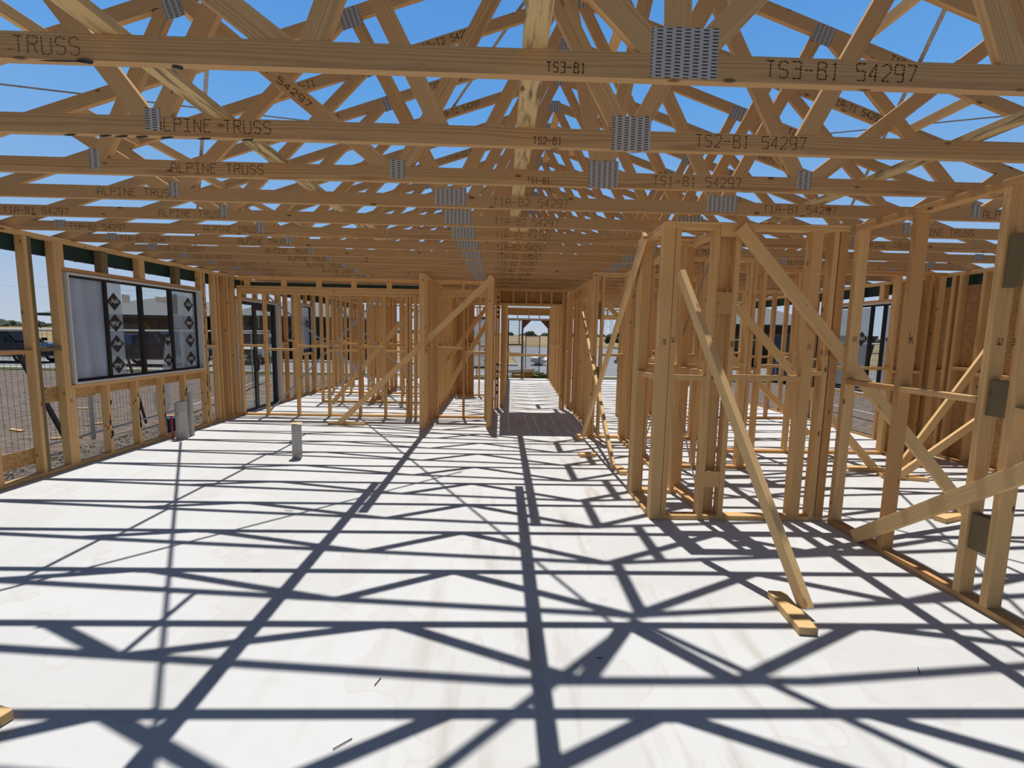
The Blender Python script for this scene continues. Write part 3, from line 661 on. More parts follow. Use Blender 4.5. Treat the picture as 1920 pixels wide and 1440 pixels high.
# right outside wall
s = every(0, 3.5, .45)
frame('cross wall frame in the second room back on the left', (-4.78, 11.75), 0, 3.45, s, nogs=nogrow(s, 1.22))
s = every(.1, 2.4, .45)
frame('short inner wall frame between the back rooms on the left', (-2.9, 10.4), Q, 2.6, s, nogs=nogrow(s, 1.22))
s = every(0, 3.6, .6)
frame('cross wall frame two rooms beyond the pantry on the right', (2.3, 8.9), 0, 3.7, s, nogs=nogrow(s, 1.22))
y0 = 3.0
frame('outside wall frame on the far right, sheeted with strand board beside its window', (6.2, y0), Q, 16.3 - y0,
    [(x - y0, .045) for x in (3.0, 3.6, 4.2, 4.8, 5.3, 5.75, 6.05, 6.15, 6.42, 6.475, 8.42, 8.5, 8.9, 9.4, 9.85, 10.3, 10.75, 11.2, 11.65, 12.1, 12.55, 13, 13.45, 13.9, 14.35, 14.8, 15.3, 15.8)] + [(7.3 - y0, .09, 2.26, HC - .045), (7.8 - y0, .045, 2.26, HC - .045), (7.2 - y0, .045, .04, .66), (7.8 - y0, .045, .04, .66)],
    nogs=[(5.345 - y0, 5.75 - y0, 1.17), (5.795 - y0, 6.05 - y0, 1.23), (6.195 - y0, 6.42 - y0, 1.17), (8.55 - y0, 8.9 - y0, 1.2), (8.95 - y0, 9.4 - y0, 1.25), (9.45 - y0, 9.85 - y0, 1.2)],
    extra=[('lintel', 6.52 - y0, 8.42 - y0, 0, .09, 2.22, 2.26, 'pine'), ('window_sill_plate', 6.52 - y0, 8.42 - y0, 0, .09, .66, .70, 'pine'), ('strand_board', .1, 6.42 - y0, -.0105, -.0015, .02, 2.36, 'osb')])
# grade stamps on the faces of the near studs
for o in [c for c in PF.children if c.name.startswith('stud')][:6] + []:
    p = WM[o.name].translation
    zz = 1.55 + random.uniform(-.06, .06)
    for k in range(3):
        lettering('grade_stamp', random.choice(['-1-1', '1-5-', '-AI-']), (p.x - .018, 3.835, zz - k * .016), (1, 0, 0), (0, 0, 1), .011, .04, M['inklight'], o, th=.003)
for o in [c for c in PR.children if c.name.startswith('stud')]:
    p = WM[o.name].translation
    if p.y > 2.2 and p.z > 1 :
        for k in range(3):
            lettering('grade_stamp', random.choice(['-1-1', '1-5-', '-AI-']), (2.915, p.y - .0225, 1.62 - k * .016), (1, 0, 0), (0, 0, 1), .011, .045, M['ink'], o, th=.003)
# steel straps on wall frames
def wall_strap(parent, p0, p1, side):
    m, l = bar_mat(p0, p1, side)
    mesh('steel_strap', boxv(-l / 2, l / 2, -.015, .015, -.001, .001), BF, M['galv'], m, parent)
wall_strap(A2, (-3.95, 10.19, 2.45), (-1.5, 10.19, .1), (0, 0, 1)); wall_strap(A2, (-3.9, 10.185, .1), (-1.45, 10.185, 2.4), (0, 0, 1))
wall_strap(WA, (-4.35, 8.595, .06), (-2.3, 8.595, 2.2), (0, 0, 1)); wall_strap(WA, (-4.3, 8.6, 2.2), (-1.7, 8.6, .06), (0, 0, 1))

# fascia boards at the eaves
for x, lab in ((-5.425, 'dark green fascia board along the left eaves'), (6.625, 'dark green fascia board along the right eaves')):
    o = box('fascia_board', x - .012, x + .012, -.6, 16.5, 2.405, 2.62, M['fascia']); tag(o, lab, 'fascia board', None, 'thing')

for x0, x1, lab in ((-4.935, -4.9215, 'dark green board nailed outside the left wall above the window head'), (6.211, 6.224, 'dark green board nailed outside the far right wall above the window head')):
    o = box('eaves_board', x0, x1, 2.0, 16.3, 2.335, 2.53, M['fascia']); tag(o, lab, 'board', None, 'thing')
# ------------------------------------------------------------------ temporary braces and floor blocks
def brace(label, p0, p1, side, w=.09, t=.035, mat='brace'):
    o = bar('timber_brace', p0, p1, w, t, side, M[mat]); tag(o, label, 'timber brace', None, 'thing'); return o
def fblock(label, x, y, rz, l=.30, w=.09, t=.045):
    v, f = chamf(l / 2, w / 2, t / 2, .003)
    o = mesh('floor_block', v, f, M['brace'], Matrix.Translation((x, y, t / 2 + .001)) @ Matrix.Rotation(rz, 4, 'Z')); tag(o, label, 'timber block', None, 'thing')
brace('long diagonal brace from the hall corner post down to the slab on its left', (-.16, 7.575, 2.50), (-2.72, 7.70, .05), (0, 0, 1))
fblock('block on the slab under the brace that leans on the hall corner post', -2.62, 7.745, 0, .62)
brace('slim brace from the bold corner post back to the slab near the hall', (1.275, 4.20, 2.50), (1.29, 6.95, .05), (1, 0, 0), w=.035, t=.09)
fblock('block on the slab at the foot of the slim brace near the hall', 1.225, 6.93, Q, .30)
brace('slender sunlit brace leaning off the right hallway wall', (1.40, 8.05, 1.98), (1.355, 5.28, .05), (1, 0, 0), w=.04, t=.075)
fblock('block on the slab at the foot of the slender sunlit brace', 1.43, 5.22, Q, .24)
brace('long brace from the pantry front down to the slab, foot nearest the camera', (1.40, 3.64, 2.10), (1.795, 2.46, .05), (1, 0, 0), w=.045, t=.09)
fblock('block on the slab under the brace nearest the camera', 1.71, 2.46, R(84), .36, .10)
brace('knotty diagonal brace from the pantry top plate down to the right', (1.93, 3.800, 2.50), (4.20, 3.80, .05), (0, 0, 1), w=.10)
fblock('block on the slab under the knotty diagonal brace, behind the partition', 4.10, 3.90, R(20), .34)
brace('sunlit diagonal brace rising to the strand board wall on the far right', (4.72, 5.18, .07), (6.05, 5.50, 1.62), (0, 1, 0), w=.035, t=.09)
brace('lower diagonal brace rising rightward from the pair of floor blocks', (4.66, 5.06, .06), (6.0, 5.30, .86), (0, 1, 0), w=.035, t=.09)
fblock('pale block on the slab beneath the two right-hand braces', 4.72, 5.10, R(-18), .46, .12)
fblock('darker block on the slab just behind the pale one, right-hand room', 4.52, 5.42, R(-6), .42, .10)
brace('thick brace nailed low across the face of the right partition', (2.865, 3.46, .03), (2.865, 1.60, 1.50), (0, 0, 1), w=.10)
brace('diagonal brace in the right-hand room beyond the pantry, falling to the right', (2.74, 5.36, 1.97), (4.58, 5.36, .06), (0, 0, 1))
brace('shadowed diagonal brace inside the room behind the left cross wall', (-1.9, 9.9, 2.1), (-3.6, 9.75, .05), (0, 0, 1))
brace('diagonal brace rising behind the thin stud beside the hall', (-1.15, 9.6, .4), (-.25, 9.4, 1.9), (0, 0, 1))
brace('second diagonal brace rising behind the thin stud beside the hall', (-1.3, 10.6, .9), (-.22, 10.3, 2.35), (0, 0, 1), mat='pine')
brace('diagonal brace inside the garage above the street view', (1.85, 9.0, 2.40), (2.5, 9.0, 1.75), (0, 0, 1))
brace('diagonal brace deep in the right-hand rooms, falling right', (3.5, 7.3, 1.5), (5.1, 7.3, .05), (0, 0, 1), mat='pine')
fblock('stray offcut on the slab in front of the pantry side wall', 1.16, 5.9, R(10), .22)

# ------------------------------------------------------------------ windows and doors
def window(name, label, X, ya, yb, za, zb, panes, side=1, fr=.045):
    """window in a wall along Y. X = inner wall face; panes: list of (fraction, kind)"""
    t = empty(name, (X, ya, za)); tag(t, label, None, None, 'structure')
    s = side                                           # +1: outdoors is towards -X
    def bx(nm, a0, a1, y_0, y_1, z_0, z_1, mat, par=t):
        xs = sorted((X - s * a0, X - s * a1)); return box(nm, xs[0], xs[1], y_0, y_1, z_0, z_1, M[mat]) if par is None else place(box(nm, xs[0] , xs[1], y_0, y_1, z_0, z_1, M[mat]), WM_last(), par)
    def WM_last(): return WM[bpy.context.scene.collection.objects[-1].name]
    rv = .02
    bx('reveal', -.012, .105, ya, yb, za, za + rv, 'reveal'); bx('reveal', -.012, .105, ya, yb, zb - rv, zb, 'reveal')
    bx('reveal', -.012, .105, ya, ya + rv, za + rv, zb - rv, 'reveal'); bx('reveal', -.012, .105, yb - rv, yb, za + rv, zb - rv, 'reveal')
    a, b, c, d = ya + rv, yb - rv, za + rv, zb - rv
    f0, f1 = .07, .12
    bx('window_frame', f0, f1, a, b, c, c + fr * .6, 'black'); bx('window_frame', f0, f1, a, b, d - fr * .6, d, 'black')
    n = len(panes); w = (b - a) / n
    for i in range(n + 1):
        y = a + w * i; hw = fr / 2 if (i in (0, n) or side > 0) else .16
        if hw > .1:
            for yy in (y - .15, y + .11): bx('mullion', f0 + .001, f1 - .001, yy, yy + .04, c + fr * .6, d - fr * .6, 'black')
            bx('glass_pane', .094, .097, y - .11, y + .11, c + fr * .6, d - fr * .6, 'glass')
            continue
        bx('mullion' if 0 < i < n else 'window_frame', f0 + .001, f1 - .001, max(a, y - hw), min(b, y + hw), c + fr * .6, d - fr * .6, 'black')
    for i, k in enumerate(panes):
        p0, p1 = a + w * i + (.15 if side < 0 and i else fr / 2), a + w * (i + 1) - (.15 if side < 0 and i < n - 1 else fr / 2)
        z0, z1 = c + fr * .6, d - fr * .6
        g = bx('glass_pane', .094, .097, p0, p1, z0, z1, 'film' if k == 'film' else 'glass')
        xf = X - s * .0925
        def strip(q0, q1, r0, r1, nm='protective_film', mat='filmthin'):
            m = mesh(nm, [(0, q0, r0), (0, q1, r0), (0, q1 + (r1 - r0) * 0, r1), (0, q0, r1)], [(0, 1, 2, 3)], M[mat], Matrix.Translation((xf, 0, 0)), t); return m
        def sticker(yc, zc, r, par, flip=[0]):
            flip[0] += 1; up = 1 if flip[0] % 2 else -1
            xx = xf + s * .001
            m = mesh('sticker', [(0, 0, -r), (0, r * .95, 0), (0, 0, r), (0, -r * .95, 0)], [(0, 1, 2, 3)], M['sticker'], Matrix.Translation((xx, yc, zc)) , t)
            d = up * s
            lettering('sticker_lettering', 'J&A', (xx + s * .001, yc - d * r * .50, zc - up * r * .12), (0, d, 0), (0, 0, up), r * .42, r * 1.12, M['white'], m, th=r * .10, lift=.001)
        if k == 'left_strip':
            f = strip(p0, p0 + (p1 - p0) * .45, z0, z1)
            for zc in (.80, .57, .34, .11): sticker(p0 + .115, z0 + (z1 - z0) * zc, .115, f)
            strip(p0 + .24, p0 + .37, z0 + (z1 - z0) * .80, z0 + (z1 - z0) * .89, 'glass_label', 'stickergrey')
        if k == 'label':
            strip(p0 + .26, p0 + .48, z0 + (z1 - z0) * .84, z0 + (z1 - z0) * .905, 'glass_label', 'stickergrey')
            mesh('protective_film', [(xf - xf, p1 - .20, z0), (0, p1, z0), (0, p1, z0 + .50), (0, p1 - .12, z0 + .44)], [(0, 1, 2, 3)], M['filmthin'], Matrix.Translation((xf, 0, 0)), t)
            for zc in (.38, .12): sticker(p1 - .07, z0 + (z1 - z0) * zc, .10, t)
        if k == 'right_strip':
            f = strip(p0, p1, z0, z1)
            for zc in (.84, .60, .36, .12): sticker(p1 - .14, z0 + (z1 - z0) * zc, .115, f)
            strip(p0 + .03, p0 + .14, z0 + (z1 - z0) * .70, z1 - .04, 'glass_label', 'reveal')
            strip(p0 + .02, p0 + .15, z0 + .05, z1 - .55, 'torn_film', 'plastic')
        if k == 'sheet':
            f = strip(p0 + .03, p1 - .02, z0 + .05, z1 - .02)
            sticker((p0 + .16) if i else (p1 - .16), z0 + (z1 - z0) * .62, .13, f)
    return t
window('window_1', 'wide black framed four-pane window in the left wall, half covered in film', -4.82, 5.25, 7.53, .935, 2.185, ['film', 'left_strip', 'label', 'right_strip'])
window('window_2', 'small black framed window with blue film, beyond the sliding door', -4.82, 11.20, 11.91, 1.025, 2.195, ['sheet'])
window('window_3', 'tall black framed window with film and dark stickers in the far right wall', 6.11, 6.53, 8.41, .705, 2.215, ['sheet', 'sheet'], side=-1)
# sliding door
# steel straps in the pantry
dw = [o for o in bpy.data.objects if o.get('label', '').startswith('dividing wall frame inside')][0]
wall_strap(dw, (1.827, 3.97, .09), (1.827, 5.7, 2.3), (0, 0, 1)); wall_strap(dw, (1.825, 3.95, 2.44), (1.825, 5.7, .2), (0, 0, 1))
fblock('timber end poking in at the bottom left corner of the picture', -2.03, 1.66, R(75), .20)
dr = empty('door_1', (-4.82, 8.48, 0)); tag(dr, 'black sliding glass door in the left wall behind the cross wall', None, None, 'structure')
def ab(nm, x0, x1, y0, y1, z0, z1, mat, par):
    o = box(nm, x0, x1, y0, y1, z0, z1, M[mat]); return place(o, WM[o.name], par)
for a, b, c, d in ((8.475, 8.495, 0.001, 2.14), (10.065, 10.085, 0.001, 2.14)): ab('reveal', -4.925, -4.808, a, b, c, d, 'reveal', dr)
ab('reveal', -4.925, -4.808, 8.495, 10.065, 2.12, 2.14, 'reveal', dr)
ab('door_frame', -4.95, -4.89, 8.495, 10.065, 2.06, 2.12, 'black', dr); ab('door_frame', -4.95, -4.89, 8.495, 10.065, .001, .04, 'black', dr)
ab('door_frame', -4.95, -4.89, 8.495, 8.53, .04, 2.06, 'black', dr); ab('door_frame', -4.95, -4.89, 9.97, 10.065, .04, 2.06, 'black', dr)
sl = ab('sliding_leaf', -4.93, -4.90, 9.20, 9.31, .04, 2.06, 'black', dr); ab('sliding_leaf_rail', -4.93, -4.90, 9.31, 9.97, 1.97, 2.06, 'black', dr)
ab('glass_pane', -4.917, -4.913, 9.31, 9.97, .04, 1.97, 'glass', dr); ab('glass_pane', -4.937, -4.933, 8.53, 9.20, .04, 2.06, 'glass', dr)
h = tube('pull_handle', [(-4.90, 9.26, .78), (-4.86, 9.26, .78), (-4.86, 9.26, .98), (-4.90, 9.26, .98)], .014, M['black']); place(h, WM[h.name], sl)
# front door frame and sidelight
fd = empty('door_2', (.2, 16.4, 0)); tag(fd, 'front door frame with side window at the far end of the hall', None, None, 'structure')
for nm, a in (('jamb', (.215, .255)), ('jamb', (.71, .77)), ('jamb', (1.65, 1.69))): ab(nm, a[0], a[1], 16.38, 16.5, .001, 2.12, 'doorframe', fd)
ab('head', .255, .71, 16.385, 16.495, 2.08, 2.12, 'black', fd); ab('head', .77, 1.65, 16.385, 16.495, 2.08, 2.12, 'doorframe', fd)
ab('head_trim', .215, 1.69, 16.36, 16.38, 2.10, 2.13, 'reveal', fd)
ab('mid_rail', .255, .71, 16.40, 16.48, 1.20, 1.24, 'black', fd); ab('bar', .61, .64, 16.40, 16.48, 1.24, 2.08, 'black', fd)
ab('cross_board', .2, .74, 16.33, 16.36, .80, .93, 'brace', fd); ab('cross_board', .74, 1.66, 16.34, 16.37, .81, .89, 'brace', fd)
for sgn, x in ((1, .77), (-1, 1.65)):
    o = mesh('corner_gusset', [(x, 16.41, 2.08), (x + sgn * .27, 16.41, 2.08), (x, 16.41, 1.80), (x, 16.43, 2.08), (x + sgn * .27, 16.43, 2.08), (x, 16.43, 1.80)], [(0, 1, 2), (3, 5, 4), (0, 3, 4, 1), (1, 4, 5, 2), (2, 5, 3, 0)], M['doorframe']); place(o, WM[o.name], fd)
ab('glass_pane', .255, .71, 16.44, 16.444, 1.24, 2.08, 'glass', fd)
w4 = empty('window_4', (-1.15, 16.42, .36)); tag(w4, 'tall black framed window in the front wall left of the front door', None, None, 'structure')
for a, b, c, d in ((-1.15, -.26, .36, .41), (-1.15, -.26, 2.1, 2.15), (-1.15, -1.09, .41, 2.1), (-.32, -.26, .41, 2.1), (-1.09, -.32, .86, .91)): ab('window_frame', a, b, 16.42, 16.48, c, d, 'black', w4)
gp = ab('glass_pane', -1.09, -.32, 16.449, 16.452, .41, 2.1, 'filmthin', w4)
for zc in (.62, 1.02):
    o = mesh('sticker', [(0, 0, -.12), (.12, 0, 0), (0, 0, .12), (-.12, 0, 0)], [(0, 1, 2, 3)], M['sticker'], Matrix.Translation((-.52, 16.415, zc))); place(o, WM[o.name], w4)

# ------------------------------------------------------------------ pipes and small things inside
def pipe(label, x, y, r, h, cap=None, band=None):
    t = thing('drain_pipe', label, 'drain pipe', (x, y, 0))
    seg = 28; v, f = [], []
    prof = [(r, 0), (r, h), (r - .006, h), (r - .006, h - .15)]
    for (a, z) in prof: v += [(a * math.cos(2 * math.pi * k / seg), a * math.sin(2 * math.pi * k / seg), z) for k in range(seg)]
    for i in range(3): f += [(i * seg + k, i * seg + (k + 1) % seg, (i + 1) * seg + (k + 1) % seg, (i + 1) * seg + k) for k in range(seg)]
    mesh('pipe', v, f, M['pvc'], WM[t.name], t)
    mesh('muddy_foot', [(q[0] * 1.012, q[1] * 1.012, z) for z in (0.001, .10) for q in v[:seg]], [(k, (k + 1) % seg, seg + (k + 1) % seg, seg + k) for k in range(seg)], M['pvcdirt'], WM[t.name], t)
    if band: mesh('tape_band', [(q[0] * 1.015, q[1] * 1.015, z) for z in (h - .20, h - .155) for q in v[:seg]], [(k, (k + 1) % seg, seg + (k + 1) % seg, seg + k) for k in range(seg)], M['galv'], WM[t.name], t)
    if cap:
        pts = [(math.cos(a) * (r + random.uniform(.006, .03)), math.sin(a) * (r + random.uniform(.006, .03))) for a in [2 * math.pi * k / 11 for k in range(11)]]
        vv = [(a, b, h + .001 + random.uniform(0, .014)) for a, b in pts] + [(0, 0, h + .003)]
        mesh('torn_cap', vv, [(k, (k + 1) % 11, 11) for k in range(11)], M['cap'], WM[t.name], t)
pipe('grey plastic pipe capped with torn card, standing alone on the slab', -2.545, 5.67, .058, .43, cap=True)
pipe('thick white plastic pipe with a tape band beside the left wall', -4.60, 6.60, .075, .54, band=True)
pipe('thinner white pipe just behind the thick banded pipe', -4.60, 6.80, .035, .66)
o = tube('marking_stick', [(-4.68, 6.52, 0.002), (-4.70, 6.54, .34)], .014, M['red']); tag(o, 'short red stick leaning beside the thick banded pipe', 'stick', None, 'thing')
# nails, splinters and offcuts on the slab
for i, (x, y, l, a) in enumerate([(-.62, 1.60, .075, 40), (-1.9, 3.95, .08, -10), (-.55, 1.92, .05, 70), (-1.62, 2.9, .05, 30), (.5, 2.1, .03, 0), (2.05, 2.0, .05, 55)]):
    o = bar('wood_splinter', (x, y, .006), (x + l * math.cos(R(a)), y + l * math.sin(R(a)), .005), .0035, .003, (0, 0, 1), M['ink'], c=.0005)
    tag(o, 'thin dark splinter lying on the bare slab in the foreground', 'splinter', 'splinters on the slab', 'thing')
# crumpled plastic
def crumple(name, label, c, r, mat, flat=1.0, seed=1, cat='plastic sheet'):
    random.seed(seed); v, f = [], []; nu, nv = 14, 8
    for j in range(nv + 1):
        ph = math.pi * j / nv
        for i in range(nu):
            th = 2 * math.pi * i / nu; q = random.uniform(.6, 1.15)
            v.append((r[0] * q * math.sin(ph) * math.cos(th), r[1] * q * math.sin(ph) * math.sin(th), max(-r[2], r[2] * q * math.cos(ph))))
    for j in range(nv):
        for i in range(nu): f.append((j * nu + i, (j + 1) * nu + i, (j + 1) * nu + (i + 1) % nu, j * nu + (i + 1) % nu))
    o = mesh(name, v, f, mat, Matrix.Translation(c)); tag(o, label, cat, None, 'thing'); random.seed(seed + 50); return o

# ------------------------------------------------------------------ slab, ground, road
o = box('floor', -4.99, 6.3, -3.0, 16.55, -.2, 0, M['slab']); tag(o, 'bare concrete floor slab crossed by truss shadows', None, None, 'structure')
def plane(name, x0, x1, y0, y1, z, mat, label):
    o = box(name, x0, x1, y0, y1, z - .3, z, M[mat]); tag(o, label, None, None, 'structure'); return o
plane('ground', -90, 16, -30, 19.5, -.20, 'dirt', 'bare dirt around the slab')
plane('ground_gravel', -6.15, -4.99, -5, 17, -.16, 'gravel', 'strip of crushed rock beside the slab')
plane('road', -150, 90, 20.1, 27.6, -.34, 'road', 'asphalt street running past the front of the house')
plane('road_side', 1.0, 17, 27.6, 70, -.341, 'road', 'asphalt side road leading away toward the field')
plane('kerb', -150, 90, 19.5, 20.1, -.20, 'kerb', 'pale kerb along the near side of the street')
plane('kerb_far', -150, 1.0, 27.6, 28.0, -.22, 'kerb', 'pale kerb along the far side of the street')
plane('verge', -90, 16, 18.6, 19.5, -.17, 'grass', 'thin strip of green verge before the kerb')
plane('field', -900, 900, -300, 1500, -.45, 'field', 'wide dry yellow field')
plane('verge_field', 1.0, 70, 70, 84, -.33, 'scrub', 'scrubby verge at the end of the side road')
plane('ground_right', 16, 60, -20, 19.5, -.22, 'dirt', 'bare ground on the right')

# ------------------------------------------------------------------ temporary fence
def fence(label, a, b, h=1.66, z0=-.13, group='temporary fence panels', rail='rail'):
    a, b = Vector((*a, z0)), Vector((*b, z0)); d = (b - a); l = d.length; d.normalize()
    t = thing('fence_panel', label, 'fence panel', a, 0, group)
    for nm, p, q in (('top_rail', a + Vector((0, 0, h)), b + Vector((0, 0, h))), ('bottom_rail', a + Vector((0, 0, .10)), b + Vector((0, 0, .10))),
                     ('post', a + d * .02, a + d * .02 + Vector((0, 0, h))), ('post', b - d * .02, b - d * .02 + Vector((0, 0, h)))):
        o = tube(nm, [p, q], .018, M[rail], None, 8); place(o, WM[o.name], t)
    v, f = [], []
    def wire(p, q, w=.0016):
        n = d.cross(Vector((0, 0, 1)))
        ax = (q - p).normalized(); s = ax.cross(n).normalized() * w
        j = len(v); v.extend([p - a - s - n * w, p - a + s - n * w, p - a + n * w, q - a - s - n * w, q - a + s - n * w, q - a + n * w])
        f.extend([(j, j + 1, j + 4, j + 3), (j + 1, j + 2, j + 5, j + 4), (j + 2, j, j + 3, j + 5)])
    k = .075
    x = k
    while x < l: wire(a + d * x + Vector((0, 0, .1)), a + d * x + Vector((0, 0, h))); x += k
    z = .10
    while z < h: wire(a + Vector((0, 0, z)), b + Vector((0, 0, z))); z += .15
    o = mesh('wire_mesh', v, f, M['wire'], Matrix.Translation(a), t)
    return t
pts = [(-5.95, 2.2), (-6.12, 4.6), (-6.22, 7.0), (-6.45, 9.4), (-6.95, 11.75), (-7.6, 14.1), (-8.2, 16.4)]
fl = ['mesh fence panel outside the left wall, first from the left edge', 'mesh fence panel behind the two bare studs on the left', 'mesh fence panel behind the left half of the wide window', 'mesh fence panel behind the right half of the wide window',
      'mesh fence panel seen through the sliding door', 'mesh fence panel beyond the sliding door', 'farthest mesh fence panel along the left side']
for i in range(6): fence(fl[i], pts[i], pts[i + 1])
o = bar('steel_picket', (-6.02, 6.42, -.14), (-6.25, 6.05, 1.25), .05, .04, (0, 1, 0), M['picket']); tag(o, 'dark steel picket leaning against the left fence', 'picket', None, 'thing')
o = bar('steel_picket', (-6.42, 8.3, -.14), (-6.46, 7.95, 1.45), .03, .03, (0, 1, 0), M['picket']); tag(o, 'thin dark picket leaning behind the wide window', 'picket', None, 'thing')
for x, y, lab in ((8.2, 6.5, 'mesh fence panel outside the far right window'), (8.3, 9.0, 'mesh fence panel beyond the far right window')): fence(lab, (x, y), (x + .05, y + 2.4))
for i, (a, b) in enumerate((((11.5, 18.8), (9.1, 18.9)), ((9.0, 18.9), (6.6, 19.0)))): fence(['white railed mesh panel across the street side on the right', 'white railed mesh panel nearest the garage opening'][i], a, b)
fence('dark mesh gate standing open outside the front door', (.98, 18.7), (1.72, 20.6), 1.65, rail='picket')
fence('mesh panel left of the front path behind the side window', (-.9, 18.3), (.9, 18.15), 1.45)

# drum, pallets and plastic outside
o = tube('blue_drum', [(-5.45, 7.55, -.15), (-5.45, 7.55, .12)], .14, M['bluetank'], None, 20); tag(o, 'dark blue drum just outside the left wall by the corner studs', 'drum', None, 'thing')
crumple('plastic_sheet', 'torn clear plastic hanging below the wide window', (-4.95, 6.75, .56), (.016, .17, .26), M['plastic'], seed=3)
crumple('plastic_sheet', 'crumpled clear plastic on the ground outside the far right window', (6.75, 7.3, .18), (.22, .40, .36), M['plastic'], seed=4)
crumple('paper_litter', 'crumpled white litter on the dirt beyond the sliding door', (-7.6, 12.6, -.12), (.22, .3, .08), M['tarp'], seed=5, cat='litter')
for i, (x, y, rz, l) in enumerate([(-6.9, 7.3, 20, .4), (-7.2, 6.2, 40, .3), (-6.6, 9.3, 10, .5), (-8.2, 7.8, -20, .35), (-9.0, 10, 15, .3), (-7.9, 5.4, 30, .25), (-7.4, 8.4, 60, .3)]):
    v, f = chamf(l / 2, .03, .012, .002)
    o = mesh('timber_offcut', v, f, M['brace'], Matrix.Translation((x, y, -.186)) @ Matrix.Rotation(R(rz), 4, 'Z')); tag(o, 'small pale timber offcut lying on the dirt outside the left wall', 'offcut', 'offcuts on the dirt', 'thing')
random.seed(11)
v, f = [], []
for k in range(900):
    c = Vector((random.uniform(-6.1, -5.02), random.uniform(3.2, 9.5), -.16)); r = random.uniform(.012, .04); j = len(v)
    for dx, dy, dz in ((1, 0, 0), (0, 1, 0), (-1, 0, 0), (0, -1, 0), (0, 0, 1), (0, 0, -.5)):
        v.append(c + Vector((dx * r * random.uniform(.6, 1.3), dy * r * random.uniform(.6, 1.3), dz * r * .7)))
    f += [(j, j + 1, j + 4), (j + 1, j + 2, j + 4), (j + 2, j + 3, j + 4), (j + 3, j, j + 4)]
o = mesh('gravel', v, f, M['gravel']); tag(o, 'loose stones beside the slab under the left wall', 'gravel', None, 'stuff')
# timber stack, plank and tarpaulins before the front door
ts = thing('timber_stack', 'low stack of yellow timber outside the front door', 'timber stack', (.85, 18.6, -.2))
for k in range(3):
    for q in range(2): stick('plank', -.42, .42, -.2 + q * .2, -.01 + q * .2, .0 + k * .11, .10 + k * .11, M['yellowtimber'], ts)
o = bar('loose_plank', (-.1, 18.1, .08), (1.35, 18.4, .16), .12, .03, (0, 0, 1), M['tarp']); tag(o, 'pale plank lying across the stack outside the front door', 'plank', None, 'thing')
crumple('tarpaulin', 'crumpled pale tarpaulin by the street beyond the front door', (2.35, 29.0, .0), (.62, .9, .34), M['tarp'], seed=8, cat='tarpaulin')
crumple('weed_clump', 'clump of pale weeds outside the front door, right of the yellow timber', (1.55, 18.9, -.1), (.5, .3, .14), M['grass'], seed=9, cat='weeds')

# ------------------------------------------------------------------ vehicles
def wheel(par, x, y, r, w=.22):
    v, f = [], []; n = 20
    for s in (-1, 1): v += [(r * math.cos(2 * math.pi * k / n), s * w / 2, r * math.sin(2 * math.pi * k / n)) for k in range(n)]
    f = [(k, (k + 1) % n, n + (k + 1) % n, n + k) for k in range(n)] + [tuple(range(n)), tuple(range(2 * n - 1, n - 1, -1))]
    wv = mesh('wheel', v, f, M['tyre'], WM[par.name] @ Matrix.Translation((x, y, r)), par)
    v2 = [(r * .55 * math.cos(2 * math.pi * k / n), s * (w / 2 + .012), r * .55 * math.sin(2 * math.pi * k / n)) for s in (-1, 1) for k in range(n)]
    mesh('hub', v2, [(k, (k + 1) % n, n + (k + 1) % n, n + k) for k in range(n)] + [tuple(range(n)), tuple(range(2 * n - 1, n - 1, -1))], M['chrome'], WM[wv.name], wv)
def prof_body(name, prof, hw, mat, par, inset=.08):
    n = len(prof); v = []
    zs = [p[1] for p in prof]; zm = min(zs) + .45 * (max(zs) - min(zs))
    for s in (-1, 1): v += [(p[0], s * (hw - (inset if p[1] > zm else 0)), p[1]) for p in prof]
    f = [tuple(range(n - 1, -1, -1)), tuple(range(n, 2 * n))] + [(k, (k + 1) % n, n + (k + 1) % n, n + k) for k in range(n)]
    return mesh(name, v, f, mat, WM[par.name], par)
def pickup(label, loc, rz, paint, load=None):
    t = thing('pickup_truck', label, 'pickup truck', loc, rz)
    prof_body('body', [(-2.5, .45), (-2.55, .65), (-2.5, 1.0), (1.2, 1.05), (2.3, .98), (2.55, .85), (2.58, .45), (2.0, .36), (-2.0, .36)], .88, M[paint], t, .04)
    prof_body('cabin', [(-.55, 1.03), (-.45, 1.68), (.55, 1.72), (1.25, 1.04)], .80, M[paint], t, .14)
    prof_body('side_windows', [(-.42, 1.10), (-.36, 1.58), (.50, 1.62), (1.02, 1.10)], .815, M['carglass'], t, .145)
    mesh('windscreen', [(1.22, -.68, 1.10), (1.22, .68, 1.10), (.66, .58, 1.66), (.66, -.58, 1.66)], [(0, 1, 2, 3)], M['carglass'], WM[t.name] @ Matrix.Translation((.02, 0, .01)), t)
    for s in (-1, 1):
        wheel(t, 1.65, s * .80, .36); wheel(t, -1.6, s * .80, .36)
        box('headlight', 2.54, 2.60, s * .68 - .14, s * .68 + .14, .74, .88, M['chrome'], t)
        box('mirror', 1.0, 1.12, s * .98 - .1, s * .98 + .1, 1.10, 1.26, M['black'], t)
    box('grille', 2.57, 2.61, -.5, .5, .60, .84, M['black'], t); box('bumper', 2.50, 2.68, -.86, .86, .38, .56, M['black'], t)
    box('number_plate', 2.685, 2.69, -.18, .18, .43, .53, M['white'], t)
    if load: box('tray_load', -2.4, -.7, -.75, .75, 1.0, 1.55, M[load], t)
    return t
pickup('black pickup parked across the street, behind the bare studs', (-25.6, 24.2, -.34), 0, 'carblack')
pickup('black pickup loaded with blue bags, seen through the wide window', (-17.4, 23.6, -.34), 0, 'carblack', 'blue')
